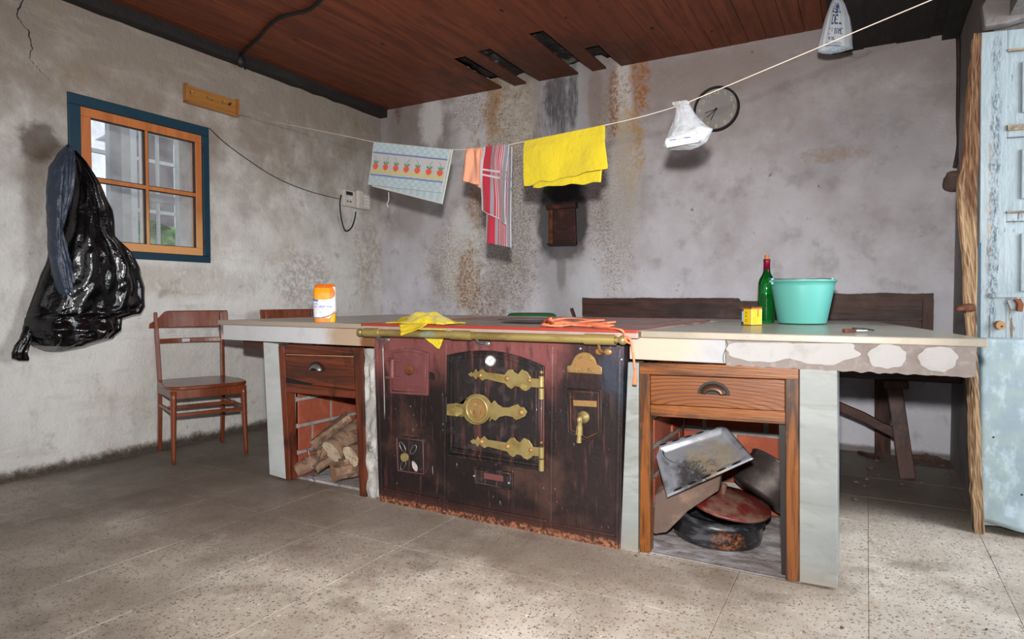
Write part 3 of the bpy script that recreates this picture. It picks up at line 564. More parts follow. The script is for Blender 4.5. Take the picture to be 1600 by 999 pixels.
mb = MB(); mb.prism([V((.404, 3.214, 0)), V((.424, 3.214, 0)), V((.405, 3.214, 1.2)), V((.395, 3.214, 1.2))], (0, .05, 0)); obj('blue_rebate', mb, m_blue, po)
mb = MB(); a_ = onY(1519, 481, 3.16); b_ = onY(1494, 483, 3.10); mb.tube([a_, (a_+b_)/2+V((0, 0, .003)), b_], .012, 8, rf=lambda t: .017*(1-t*t*.6)); obj('wooden_wedge', mb, m_rust, po)

# ================================================================== MASONRY ISLAND
is_ = root('kitchen_worktop', (-1.45, 3.1, .74), 'pale marble worktop slabs with white plaster edge around the black range', 'worktop')
def top(pts, name='marble_slab'):
    mb = MB(); P0 = [V((x, y, H-.024)) for x, y in pts]; mb.prism(P0, (0, 0, .024)); mb.m[1] = 0
    o = obj(name, mb, [m_marbtop, m_marbedge], is_, bevel=.003)
    for p in o.data.polygons: p.material_index = 1 if abs(p.normal.z) < .5 else 0
    return o
top([(-3.185, 2.305), (-2.10, 2.305), (-2.10, 3.55), (-3.185, 3.55)]); top([(-3.185, 3.553), (-.70, 3.553), (-.70, 3.88), (-3.185, 3.88)])
top([(-.735, 2.30), (.315, 2.33), (.295, 2.5), (.04, 3.88), (-.697, 3.88), (-.697, 2.9), (-.735, 2.9)])
FZ0 = .740
obj('edge_band', MB().box((-3.17, 2.328, FZ0), (-2.06, 2.37, H-.0245)), m_fasc_lit, is_, bevel=.003)
obj('edge_band', MB().box((-3.17, 2.4, FZ0), (-3.13, 3.86, H-.0245)), m_fasc, is_, bevel=.003)
ra = (1135, 0)
xm = onY(1134, 550, 2.335).x
obj('edge_band', MB().box((-.787, 2.328, FZ0), (xm, 2.40, H-.0245)), m_fasc, is_, bevel=.003, label='whole white edge band right of the range')
mb = MB()
def band(u, v):
    x = xm+.002+(.287-xm)*u; z = (FZ0-.006)+(H-.0245-FZ0+.006)*v; j = .006*noise.noise(V((x*40, 0, 0))) if v < .02 else 0
    return V((x+.004*noise.noise(V((z*60, 3, 3)))*(u < .01 or u > .99), 2.331+.004*noise.noise(V((x*14, z*20, 2))), z+j+.0))
mb.grid(band, 90, 10); mb.box((xm+.004, 2.34, FZ0), (.285, 2.42, H-.0245)); obj('edge_band', mb, m_render, is_, label='broken cement edge band with round plaster dabs')
for (cx, cy, rx, ry) in [(1192, 547, 58, 19), (1284, 550, 58, 20), (1386, 557, 30, 19), (1466, 561, 31, 20)]:
    mb = MB(); yo_ = 2.3270-.0006*(cx % 4); vs = [onY(cx, cy, yo_-.002)]
    n = 48
    for i in range(n):
        a_ = 2*pi*i/n; k = 1+.16*noise.noise(V((math.cos(a_)*2.2+cx, math.sin(a_)*2.2, 0))); yy = cy+ry*k*math.sin(a_); yy = max(yy, 535.5+(cx-1180)*.012); vs.append(onY(cx+rx*k*math.cos(a_), yy, yo_))
    mb.add(vs, [(0, 1+(i+1) % n, 1+i) for i in range(n)], 0, True); obj('plaster_dab', mb, m_patch, is_)
crk = MB(); q = [onY(x, y, 2.3262) for x, y in ((1135, 534), (1137, 539), (1134, 545), (1131, 553), (1130, 560), (1131, 567))]
crk.tube(q, .0012, 6); obj('crack', crk, m_dark, is_)
# timber bearers under the slab
obj('bearer', MB().box((-3.12, 2.42, .685), (-2.86, 2.47, .737)), m_bench[0], is_)
obj('bearer', MB().box((-3.12, 3.2, .70), (.15, 3.28, .737)), m_bench[0], is_)

def pillar(pts, depth, m, label, bev=.003):
    mb = slab(pts, 2.334, depth); return obj('support_pillar', mb, m, bevel=bev, label=label, cat='pillar')
pillar([(411, 535), (436, 537.5), (449, 750), (421, 742)], .10, m_marb_lit, 'narrow grey marble pillar left of the firewood cabinet')
pillar([(981, 566), (998, 567), (997, 864.5), (969, 858)], .07, m_marb, 'narrow marble pillar between the range and the right cabinet')
pillar([(1249, 574), (1308.5, 577), (1308.5, 921), (1249, 910.5)], .16, m_marb, 'broad pale marble pillar at the right end of the island')
mb = MB(); p4 = poly([(567, 545), (584, 546), (590, 780), (571, 776)], 2.345)
def rc(u, v):
    a_ = p4[3].lerp(p4[0], v); b_ = p4[2].lerp(p4[1], v); p = a_.lerp(b_, u); p.y += .02*noise.noise(V((p.x*30, 0, p.z*14))); return p
mb.grid(rc, 8, 60); mb.prism([p+V((0, .02, 0)) for p in p4], (0, .1, 0)); obj('support_pillar', mb, m_conc, label='crumbling grey cement pillar between firewood cabinet and range', cat='pillar')

# brick linings of the two niches
def brickwall(rt, origin, ud, length, height, nd, bw=.24, bh=.115, jt=.015, th=.04):
    ud = V(ud); nd = V(nd); k = 0; z = 0
    row = 0; m_ = MB().prism([origin-nd*th, origin+ud*length-nd*th, origin+ud*length-nd*th+V((0, 0, height)), origin-nd*th+V((0, 0, height))], nd*(th-.006))
    obj('mortar', m_, m_mortar, rt)
    while z < height-.02:
        u = -(.5*(bw+jt))*(row % 2)-.03
        while u < length:
            a_ = max(u, 0); b_ = min(u+bw, length); h_ = min(bh, height-z)
            if b_-a_ > .03:
                o_ = origin+ud*a_+V((0, 0, z)); mb = MB(); mb.prism([o_-nd*.02, o_+ud*(b_-a_)-nd*.02, o_+ud*(b_-a_)-nd*.02+V((0, 0, h_)), o_-nd*.02+V((0, 0, h_))], nd*(.02+R.uniform(-.002, .004)))
                obj('brick', mb, m_brick, rt, bevel=.003)
            u += bw+jt
        z += bh+jt; row += 1
n1 = root('brick_niche', (-2.4, 3.06, 0), 'red brick lining behind the stacked firewood under the worktop', 'brick lining')
brickwall(n1, V((-2.64, 2.385, .012)), (0, 1, 0), .635, .70, (1, 0, 0), bw=.26, bh=.125, jt=.018)
brickwall(n1, V((-2.64, 3.02, .012)), (1, 0, 0), .5, .70, (0, -1, 0), bw=.26, bh=.125, jt=.018)
obj('side_render', MB().box((-2.13, 2.45, 0), (-2.06, 3.02, .72)), m_conc, n1)
obj('hearth_base', MB().box((-2.7, 2.40, 0), (-2.13, 3.06, .012)), m_greyash, n1)
n2 = root('brick_niche', (-.48, 3.0, 0), 'orange brick lining behind the pans under the worktop', 'brick lining')
brickwall(n2, V((-.74, 2.98, .012)), (1, 0, 0), .53, .70, (0, -1, 0), bw=.245, bh=.10, jt=.022)
brickwall(n2, V((-.745, 2.42, .012)), (0, 1, 0), .56, .70, (1, 0, 0), bw=.245, bh=.10, jt=.022)
obj('side_render', MB().box((-.215, 2.50, 0), (-.16, 2.98, .72)), m_conc, n2)
obj('hearth_base', MB().grid(lambda u, v: V((-.76+.58*u, 2.345+.66*v, .008+.01*noise.noise(V((u*9, v*9, 0)))*(v > .06))), 40, 40), m_greyash, n2)
obj('hearth_base', MB().box((-.76, 2.345, -.0), (-.18, 3.0, .003)), m_greyash, n2)

# cabinets in the niches
def cuphandle(parent, c, w_, h_, m1, m2, nm='handle'):
    mb = MB(); c = V(c); n = 14
    vs = []
    def f(u, v):
        a_ = pi*u; x = -math.cos(a_)*w_/2; z = math.sin(a_)*h_; k = math.cos(v*pi/2); return c+V((x*(.55+.45*k), -.018*math.sin(v*pi/2)-.001, z*(.35+.65*k)-h_*.3))
    mb.grid(f, 20, 6); o = obj(nm, mb, m1, parent, solid=.0015)
    mb = MB(); pts = [c+V((-math.cos(pi*i/n)*w_*.62, 0, math.sin(pi*i/n)*h_*1.35-h_*.38)) for i in range(n+1)]; mb.prism([p+V((0, -.002, 0)) for p in pts[::-1]], (0, .003, 0)); obj('back_plate', mb, m2, parent)
c1 = root('drawer_cabinet', tuple(onY(500, 765, 2.36)[:2])+(0,), 'dark stained face frame with drawer above the stacked firewood', 'cabinet')
fb = 2.334
obj('top_rail', slab([(434, 537.5), (561, 544), (561, 556), (441, 552)], fb, .04), m_woodd[0], c1, bevel=.002)
obj('bottom_rail', slab([(445, 598), (554, 611), (554, 623), (446, 613)], fb, .04), m_woodd[0], c1, bevel=.002)
obj('stile', slab([(434.5, 541), (443, 541), (453, 751), (446.5, 749.5)], fb-.002, .045), m_woodd[2], c1, bevel=.002)
obj('stile', slab([(552, 545), (566, 546), (571, 778), (562, 776)], fb-.002, .045), m_woodd[2], c1, bevel=.002)
obj('inner_post', slab([(447, 613), (456, 614), (461, 747), (453.5, 750)], fb+.03, .04), m_woodd[2], c1)
dr = obj('drawer', slab([(443, 552.5), (551.5, 556), (553.5, 610), (445, 597.5)], fb+.006, .3), m_woodd[0], c1, bevel=.002)
obj('drawer_edge', slab([(447, 553.5), (551, 556.8), (551, 558), (447, 554.6)], fb+.002, .01), m_cut, dr)
hp = onY(494, 576, fb); cuphandle(dr, hp, .085, .035, m_steel, m_dark)
obj('grime', slab([(446, 590), (470, 596), (490, 600), (480, 604), (447, 600)], fb+.004, .003), m_dark, dr)
c2 = root('drawer_cabinet', tuple(onY(1120, 890, 2.36)[:2])+(0,), 'orange oak face frame with drawer above the baking tray and pans', 'cabinet')
obj('top_rail', slab([(999, 567), (1248, 573.5), (1248, 593), (1229, 593), (1015, 585.5), (999, 585)], fb, .04), m_woodr[0], c2, bevel=.002)
obj('bottom_rail', slab([(1016, 632.5), (1227, 643.5), (1227, 663.5), (1016, 650)], fb, .04), m_woodr[0], c2, bevel=.002)
obj('stile', slab([(999, 584), (1015, 585), (1016, 864), (999, 864)], fb-.001, .045), m_woodr[2], c2, bevel=.002)
obj('stile', slab([(1227, 592), (1248, 592), (1248.5, 910), (1227, 907)], fb-.001, .045), m_woodr[2], c2, bevel=.002)
obj('inner_post', slab([(1217, 663), (1227, 664), (1227, 905), (1221, 903)], fb+.03, .03), m_dark, c2)
m_cath = wood('cathedral_oak', '#744011', '#4c2110', 0, .42, 5, .3, extra=[('W', '#4a2310', tuple(onY(1112, 645, fb)), 1.0, 4.2, 6, .75)], coat=.25)
dr = obj('drawer', slab([(1016, 586.5), (1226.5, 594), (1226.5, 643), (1016.5, 631.5)], fb+.006, .3), m_cath, c2, bevel=.002)
hp = onY(1115, 611, fb+.004); cuphandle(dr, hp, .092, .036, mat('bronze_handle', '#4a3428', .4, .6), m_dark)
# ================================================================== RANGE
st = root('cast_iron_range', tuple(V((-1.42, 2.33, 0))), 'old maroon and soot-black cast iron range with brass hinges and brass rail', 'stove')
SY = 2.322
TL, TR, BR, BL = (584, 524), (975, 540), (968, 862), (592.5, 783)
mb = MB(); q = poly([TL, TR, BR, BL], SY); mb.prism(q, (0, .05, 0)); obj('front_plate', mb, m_stove, st)
mb = MB(); mb.box((-2.03, 2.372, 0), (-.82, 3.5, .82)); obj('body', mb, m_sooty, st)
def strip(a_, b_, wd, th, m, nm, Y=SY, bev=.003):
    A, B = onY(*a_, Y), onY(*b_, Y); mb = MB(); mb.bar(A, B, th*2, wd, up=(1, 0, 0) if abs(B.z-A.z) > abs(B.x-A.x) else (0, 0, 1)); return obj(nm, mb, m, st, bevel=bev)
for x0_, x1_, y0_, y1_ in ((697, 694, 535, 806), (863, 860, 541, 838), (589, 597, 535, 782), (968, 963, 545, 858)):
    strip((x0_, y0_), (x1_, y1_), .014, .006, m_stove, 'panel_moulding')
strip((594, 762), (690, 782), .012, .008, m_stove, 'plinth_moulding'); strip((700, 785), (855, 815), .012, .008, m_stove, 'plinth_moulding'); strip((868, 820), (965, 838), .010, .006, m_stove, 'plinth_moulding')
# oven door
import itertools
def archpts(xl, yl, xr, yr, peak, yb_l, yb_r, n=14, ins=0):
    pts = [(xl, yb_l), (xr, yb_r)]
    for i in range(n+1):
        t = i/n; x = xr+(xl-xr)*t; y = yr+(yl-yr)*t-peak*math.sin(pi*t)**.9; pts.append((x, y))
    return pts
od = obj('oven_door', slab(archpts(698, 555, 850, 573, 15, 713, 737), SY-.010, .012), m_sooty, st, bevel=.003)
def frame_tube(pts, r, parent, m, Y, nm, closed=True):
    ps = [onY(x, y, Y) for x, y in pts]
    if closed: ps.append(ps[0])
    mb = MB(); mb.tube(ps, r, 8, smooth=1); return obj(nm, mb, m, parent)
frame_tube(archpts(701, 558, 846, 575, 14, 709, 732), .0055, od, m_sooty, SY-.011, 'door_moulding')
frame_tube(archpts(708, 563, 838, 579, 12, 700, 722), .0035, od, m_sooty, SY-.010, 'door_moulding')
strip((704, 705), (846, 728), .012, .007, m_sooty, 'door_ledge', SY-.014)
# brass straps
def hinge(pts, bolts, Y, nm, parent):
    mb = MB(); mb.prism(poly(pts, Y), (0, .007, 0)); h = obj(nm, mb, m_brass, parent, bevel=.0018)
    for x, y, r in bolts:
        c = onY(x, y, Y); mb = MB(); mb.sph(c, r, 12, 0, (1, .6, 1)); obj('bolt', mb, m_brass2, h)
    return h
HY = SY-.026
def hpts(x0_, y0_, sl, sc_=1):
    up = [(0, 3), (5, -1), (8, 1), (12, -6), (15, -1), (22, -7), (27, -2), (57, 0), (63, -8), (69, -9), (72, -5), (78, -2), (84, -10), (92, -7), (97, 0), (98, 3), (114, 3)]
    dn = [(114, 17), (98, 17), (96, 20), (90, 24), (84, 22), (80, 18), (73, 17), (68, 22), (62, 19), (58, 14), (28, 9), (22, 12), (15, 6), (12, 11), (8, 6), (4, 7)]
    return [(x0_+a_, y0_+b_+a_*sl) for a_, b_ in up+dn]
hinge(hpts(731, 582, .065), [(750, 587, .011), (792, 592, .012), (827, 595, .010)], HY, 'strap_hinge', od)
hinge(hpts(734, 687, .09), [(752, 691, .011), (793, 698, .012), (829, 704, .010)], HY, 'strap_hinge', od)
for (x, y0_, y1_) in ((846, 588, 605), (846, 607, 624), (846, 699, 716), (846, 718, 736)):
    obj('hinge_knuckle', MB().cyl(onY(x, y0_, HY), onY(x, y1_, HY), .0115), m_brass, st)
for y in (582, 692): obj('hinge_finial', MB().sph(onY(846, y, HY), .008), m_brass2, st)
lat = []
for a_, b_ in [(698, -9), (714, -11), (722, -14), (726, -6)]: lat.append((a_, 641+b_))
for i in range(10): a_ = pi-.35-(pi-.7)*i/9; lat.append((745+23*math.cos(a_), 640-24*math.sin(a_)))
lat += [(768, 630), (772, 626), (777, 632), (785, 637), (795, 637), (802, 634), (808, 632), (812, 636), (818, 637), (823, 644), (820, 651), (812, 655), (806, 657), (800, 652), (790, 650), (780, 652), (774, 658), (768, 655), (764, 660)]
for i in range(8): a_ = -.45-(pi-.9)*i/7; lat.append((745+23*math.cos(a_), 640-24*math.sin(a_)))
lat += [(722, 652), (714, 652), (698, 649)]
lt = hinge(lat, [(814, 645, .013)], HY-.004, 'door_latch', od)
k = onY(715, 643, HY-.03); mb = MB(); mb.cyl(k+V((0, .03, 0)), k, .008); mb.cyl(k+V((0, .008, 0)), k+V((0, -.008, 0)), .0235, .021, 24); obj('latch_knob', mb, m_brass, lt, bevel=.003)
c = onY(745, 640, HY-.005); mb = MB(); n = 28
MX = Matrix.Translation(c) @ Matrix.Rotation(pi/2, 4, 'X')
mb.lathe([(.058, 0), (.060, .004), (.056, .008), (.048, .008), (.045, .003), (.044, -.001), (0.0001, -.001)], 32, MX); obj('monogram_disc', mb, m_brass, lt)
mb = MB(); mb.lathe([(.0445, .0005), (.0001, .0005)], 32, MX); obj('monogram_ground', mb, m_brass2, lt)
text('monogram_letter', 'H', .066, Matrix.Translation(c+V((0, -.003, 0))) @ TX, m_brass, lt, .003)
mb = MB(); mb.tube([c+V((.030*math.cos(a_), -.003, .033*math.sin(a_))) for a_ in [math.radians(d) for d in range(55, 310, 15)]], .0032, 6); obj('monogram_letter', mb, m_brass, lt)
obj('catch', slab([(690, 618), (698, 620), (698, 662), (690, 660)], SY-.02, .02), m_sooty, st, bevel=.003)
# thermometer
c = onY(767, 564, SY-.012); mb = MB(); mb.lathe([(.0, .003), (.021, .003), (.022, .008), (.026, .008), (.027, 0)], 28, Matrix.Translation(c) @ Matrix.Rotation(pi/2, 4, 'X')); th = obj('thermometer', mb, m_steel, st)
obj('dial', MB().cyl(c+V((0, -.0035, 0)), c+V((0, -.0045, 0)), .0205, n=24), m_dial, th); obj('needle', MB().bar(c+V((-.006, -.006, -.006)), c+V((.01, -.006, .009)), .001, .0015), m_dark, th)
# soot drawer
so = obj('soot_drawer', slab([(739, 729), (801, 739), (801, 767), (741, 757)], SY-.008, .01), m_sooty, st, bevel=.003)
frame_tube([(742, 732), (798, 741), (798, 764), (744, 754.5)], .0035, so, m_sooty, SY-.010, 'moulding')
for x, y in ((741, 744), (795, 755)): obj('screw', MB().sph(onY(x, y, SY-.012), .007), m_steel, so)
obj('label_plate', slab([(756, 739), (786, 744), (786, 753), (756, 748)], SY-.011, .003), m_maroon, so)
# firebox door
fd = obj('firebox_door', slab([(609, 615), (609, 549), (620, 546), (640, 545), (660, 549), (669, 552), (668, 619)], SY-.012, .014), m_maroon, st, bevel=.003)
frame_tube([(613, 611), (613, 552), (640, 549), (665, 555), (664, 614)], .003, fd, m_maroon, SY-.013, 'moulding')
strip((610, 603), (667, 608), .010, .004, m_maroon, 'door_ledge', SY-.014)
obj('hinge_barrel', MB().cyl(onY(613, 562, SY-.02), onY(613, 590, SY-.02), .013), m_maroon, fd)
for y in (560, 588): obj('hinge_lug', slab([(602, y), (624, y+1.5), (624, y+6), (602, y+4)], SY-.022, .016), m_maroon, fd, bevel=.002)
k = onY(639, 578, SY-.04); mb = MB(); mb.cyl(k+V((0, .04, 0)), k, .006); mb.cyl(k, k+V((0, -.007, 0)), .023, .021, 24); obj('door_knob', mb, m_rust, fd, bevel=.002)
obj('latch_lug', slab([(671, 582), (677, 585), (677, 594), (671, 592)], SY-.01, .01), m_dark, st)
# air damper
dm = obj('air_damper', slab([(617, 681), (664, 686), (665, 745), (619, 739)], SY-.008, .01), m_sooty, st, bevel=.002)
frame_tube([(620, 684), (661, 689), (662, 741), (622, 735.5)], .003, dm, m_maroon, SY-.010, 'moulding')
for x, y, an in ((629, 699, -.6), (646, 703, .6), (630, 727, .5), (648, 729, -.5)):
    c = onY(x, y, SY-.0095); d = V((math.sin(an), 0, math.cos(an))); e = V((d.z, 0, -d.x)); mb = MB(); vs = [c+d*(.026*math.cos(t*pi/8))+e*(.012*math.sin(t*pi/8)) for t in range(16)]
    mb.prism(vs, (0, -.001, 0)); obj('air_hole', mb, mat('pale_ash', '#a79b96', .9) if y > 710 and x > 640 else m_dark, dm)
    obj('hole_rim', MB().tube(vs+[vs[0]], .002, 6, smooth=1), m_steel, dm)
k = onY(632, 715, SY-.03); mb = MB(); mb.cyl(k+V((0, .03, 0)), k, .006); mb.cyl(k+V((0, .004, 0)), k+V((0, -.006, 0)), .021, .019, 24); obj('damper_knob', mb, m_brass, dm, bevel=.002)
# thin poker hanging on the left
obj('poker', MB().tube([onY(598, 537, SY-.02), onY(600, 600, SY-.018), onY(601, 655, SY-.016)], .0035, 8), m_steel, label='thin iron poker hanging at the left edge of the range', cat='poker')
# right side: arched plate, water panel, tap
ap = [(887, 582), (887, 573), (893, 571), (897, 562)]+[(913+17*math.cos(a_), 567-15.5*math.sin(a_)) for a_ in [math.radians(d) for d in range(155, 24, -13)]]+[(932, 570), (940, 575), (940, 584.5)]
pt = obj('maker_plate', slab(ap, SY-.006, .006), m_brass2, st, bevel=.001)
ps = [onY(x, y, SY-.007) for x, y in ap]; obj('plate_rim', MB().tube(ps+[ps[0]], .0018, 6, smooth=1), m_brass, pt)
c = onY(913, 578.5, SY-.008); text('plate_lettering', 'PEHU· NDA', .0265, Matrix.Translation(c) @ TX, m_brass, pt, .0015, sp=1.05)
cc = onY(913, 571, SY-.008)
for i, ch in enumerate('FUNDICION'):
    a_ = math.radians(150-i*15); pz = V((.036*math.cos(a_), 0, .036*math.sin(a_)))
    text('plate_lettering', ch, .017, Matrix.Translation(cc+pz) @ Matrix.Rotation(-(a_-pi/2), 4, 'Y') @ TX, m_brass, pt, .0015)
pp = [(887, 608), (939, 610), (939.5, 679), (917, 689), (888, 675)]
wp = obj('water_tank_panel', slab(pp, SY-.004, .006), m_stove, st, bevel=.002)
frame_tube(pp, .003, wp, m_sooty, SY-.005, 'moulding'); frame_tube([(891, 612), (935, 614), (935.5, 676), (917, 684.5), (892, 672)], .0022, wp, m_rust, SY-.005, 'moulding')
obj('slot', MB().tube([onY(938, 611, SY-.008), onY(920, 609, SY-.010), onY(917, 612, SY-.01), onY(919, 615, SY-.01)], .003, 6), m_dark, wp)
sp_ = obj('hot_water_plate', slab([(895, 625.5), (932, 627), (932, 636.5), (896, 634.5)], SY-.009, .004), m_brass2, wp, bevel=.001)
text('plate_lettering', 'AGUA CALIENTE', .0125, Matrix.Translation(onY(913.5, 631, SY-.0095)) @ TX, m_brass, sp_, .001)
c = onY(912, 652, SY-.005); tp = root('water_tap', tuple(c), 'small brass water tap on the right panel of the range', 'tap'); tp.parent = None
mb = MB(); mb.lathe([(.024, 0), (.024, .004), (.017, .006), (.017, .009), (.010, .011), (.010, .03)], 24, Matrix.Translation(c) @ Matrix.Rotation(pi/2, 4, 'X')); obj('flange', mb, m_brass, tp)
mb = MB(); e = onY(906, 661, SY-.035); f_ = onY(904.5, 692, SY-.035); mb.tube([c+V((0, -.02, 0)), c+V((-.004, -.035, -.004)), e, e.lerp(f_, .3)], .010, 12); mb.cyl(e.lerp(f_, .15), e.lerp(f_, .62), .012, .014, 6, sm=False); mb.cyl(e.lerp(f_, .6), f_, .0085, .0105); obj('spout', mb, m_brass, tp)
mb = MB(); mb.sph(e+V((0, 0, .008)), .012); obj('tap_nut', mb, m_brass, tp)
del tp['label'], tp['category']; tp.parent = st; tp.location = c-V(st.location)
for ch in tp.children: pass
# rail with brackets
ra0, ra1 = onY(570, 519.5, 2.262), onY(962, 531.5, 2.262)
rl = obj('towel_rail', MB().cyl(ra0, ra1, .0165, n=20), m_rail, st)
dd = (ra1-ra0).normalized(); L_ = (ra1-ra0).length
for t0, t1 in ((.0, .075), (.40, .48), (.90, 1.0)):
    obj('rail_sleeve', MB().cyl(ra0+dd*L_*t0, ra0+dd*L_*t1, .0205, n=20), m_rail, rl, bevel=.002)
for p, s_ in ((ra0, -1), (ra1, 1)):
    mb = MB(); mb.sph(p+dd*s_*.028, .0185, 20); mb.cyl(p, p+dd*s_*.02, .011); obj('rail_ball', mb, m_brass, rl)
for x, y, mm in ((600, 531, m_steel), (755, 537, m_steel), (943, 550, m_brass2)):
    c = onY(x, y, SY-.004); mb = MB()
    for s_ in (-1, 1): mb.sph(c+V((s_*.018, 0, 0)), .016, 12, 0, (1.1, .3, .8))
    mb.tube([c, c+V((0, -.035, .006)), V((c.x, 2.262, ra0.z+(ra1.z-ra0.z)*((c.x-ra0.x)/(ra1.x-ra0.x))-.012))], .006, 8); obj('rail_bracket', mb, mm, st)
for x, y in ((907, 545), (971, 562)): obj('screw', MB().sph(onY(x, y, SY-.003), .008), m_steel, st)
# hotplate
mb = MB(); mb.box((-2.095, 2.285, .822), (-.742, 3.54, H+.002)); tpl = obj('hotplate', mb, m_toppl, st, bevel=.003)
obj('hotplate_rim', MB().box((-2.097, 2.280, .842), (-.74, 2.292, H+.0045)), m_redrim, tpl, bevel=.002)
for xx in (-2.092, -.757): obj('hotplate_rim', MB().box((xx, 2.29, H), (xx+.013, 3.54, H+.004)), m_redrim, tpl)
obj('hotplate_rim', MB().box((-.90, 2.29, H), (-.89, 3.54, H+.0035)), m_redrim, tpl); obj('hotplate_rim', MB().box((-2.09, 3.53, H), (-.745, 3.542, H+.004)), m_redrim, tpl)
mb = MB(); mb.lathe([(.0001, .0045), (.19, .0045), (.197, .002), (.2, 0), (.212, .003), (.216, 0)], 48, Matrix.Translation((-1.42, 2.86, H+.001))); obj('lid_ring', mb, m_sooty, tpl)
mb = MB(); mb.lathe([(.15, .0), (.158, .003), (.162, 0)], 40, Matrix.Translation((-1.98+.28, 3.2, H+.001))); obj('lid_ring', mb, m_sooty, tpl)

# ================================================================== THINGS ON THE ISLAND
# yellow cloth draped over the rail
def sheetmesh(c00, c10, c11, c01, amp, fr, nu=40, nv=30, seed=0, nrm=V((0, -1, 0))):
    def f(u, v):
        p = c00.lerp(c10, u).lerp(c01.lerp(c11, u), v); return p+nrm*(amp*noise.noise(V((u*fr+seed, v*fr*.6, seed))))
    return f
yc = root('dust_cloth', tuple(V((-1.72, 2.3, .74))), 'crumpled yellow dust cloths draped over the left of the brass rail', 'cloth')
def crum(xa, xb, ya, yb, hgt, seed, m, skew=0):
    xa, xb = onY(xa, 508, 2.36).x, onY(xb, 508, 2.36).x
    def f(u, v):
        e = max(0, math.sin(pi*u)*math.sin(pi*v))**.5
        x = xa+(xb-xa)*u+.03*noise.noise(V((v*3, seed, u)))+skew*v; y = ya+(yb-ya)*v+.025*noise.noise(V((u*4, seed+3, v)))
        return V((x, max(y, 2.285), H+.007+hgt*e*(.65+.7*noise.noise(V((u*3.5+seed, v*3, seed))))+.002*noise.noise(V((u*12, v*12, seed)))))
    return obj('cloth_layer', MB().grid(f, 40, 40), m, yc, solid=.003)
crum(612, 690, 2.31, 2.50, .038, 1, m_yell2, .04)
crum(640, 708, 2.295, 2.44, .058, 5, m_yell, -.03)
a0 = onY(627, 505, 2.262-.022); 
def flap(pts, m, seed):
    q = [onY(x, y, Y) for x, y, Y in pts]
    def f(u, v): p = q[0].lerp(q[1], u).lerp(q[3].lerp(q[2], u), v); return p+V((0, -.004*noise.noise(V((u*4+seed, v*4, 1))), 0))
    return obj('cloth_layer', MB().grid(f, 16, 16), m, yc, solid=.003)
flap([(624, 507, 2.27), (668, 506, 2.28), (658, 513, 2.244), (626, 525, 2.236)], m_yell2, 2)
flap([(650, 511, 2.30), (700, 513, 2.30), (697, 516, 2.252), (655, 515, 2.25)], m_yell, 6)
flap([(660, 526, 2.30), (693, 528, 2.30), (687, 545.5, 2.302), (684, 545, 2.302)], m_yell, 3)
# salt packet
def glyphs():
    return {'S': '01110 10001 10000 01110 00001 10001 01110', 'A': '01110 10001 10001 11111 10001 10001 10001', 'L': '10000 10000 10000 10000 10000 10000 11111', 'G': '01110 10001 10000 10111 10001 10001 01110',
            'R': '11110 10001 10001 11110 10100 10010 10001', 'U': '10001 10001 10001 10001 10001 10001 01110', 'E': '11111 10000 10000 11110 10000 10000 11111', 'M': '10001 11011 10101 10101 10001 10001 10001',
            'I': '01110 00100 00100 00100 00100 00100 01110', 'N': '10001 11001 10101 10101 10011 10001 10001', 'O': '01110 10001 10001 10001 10001 10001 01110', 'V': '10001 10001 10001 10001 10001 01010 00100', ' ': '0 0 0 0 0 0 0', 'P': '11110 10001 10001 11110 10000 10000 10000', 'T': '11111 00100 00100 00100 00100 00100 00100', '1': '00100 01100 00100 00100 00100 00100 01110', 'K': '10001 10010 10100 11000 10100 10010 10001', 'F': '11111 10000 10000 11110 10000 10000 10000', 'C': '01110 10001 10000 10000 10000 10001 01110', 'D': '11110 10001 10001 10001 10001 10001 11110'}
GL = {k_: [r.ljust(5, '0') for r in v_.split()] for k_, v_ in glyphs().items()}
def intext(s_, u, v, u0, u1, v0, v1):        # v downwards
    if not (u0 <= u < u1 and v0 <= v < v1): return False
    n = len(s_)*6-1; c = int((u-u0)/(u1-u0)*n); r = int((v-v0)/(v1-v0)*7)
    k_, j = divmod(c, 6); return j < 5 and k_ < len(s_) and GL[s_[k_]][min(r, 6)][j] == '1'
L3 = lambda h: tuple(c_*.74 for c_ in lin(h)[:3])
def saltcol(u, v):        # u 0..1 around (front = .25..75), v 0 top
    f = (u-.25)*2
    if 0 <= f <= 1:
        if v < .09: return L3('#e0701a')
        if ((f-.42)/.46)**2+((v-.22)/.19)**2 < 1: return L3('#f5a21c') if f < .62 else L3('#ef7f1a')
        if ((f-.42)/.52)**2+((v-.23)/.23)**2 < 1 and f < .6 and v > .3: return L3('#3a72b4') if f < .4 else L3('#eef1f2')
        if intext('SAL', f, v, .20, .42, .49, .55): return L3('#4a63b8')
        if intext('GRUESA', f, v, .20, .68, .57, .63): return L3('#4a63b8')
        if intext('MARINA', f, v, .22, .66, .655, .69): return L3('#e8b48a')
        if intext('1 KG', f, v, .32, .48, .72, .76): return L3('#6a7ec8')
        d = ((f-.98)/.38)**2+((v-.98)/.24)**2
        if d < 1: return L3('#f5bf10') if d < .85 else L3('#a0673c')
        if abs((v-.83)+(f-.6)*.45) < .02 and .48 < f < .85: return L3('#b07a55')
        if v > .90: return L3('#ee8a1c')
        if v > .87 and f < .5: return L3('#4a90b0')
        return L3('#e6e9ee')
    return L3('#ef9a1c') if v < .3 or v > .88 else L3('#e6e9ee')
sb = onZ(508, 503, H); 
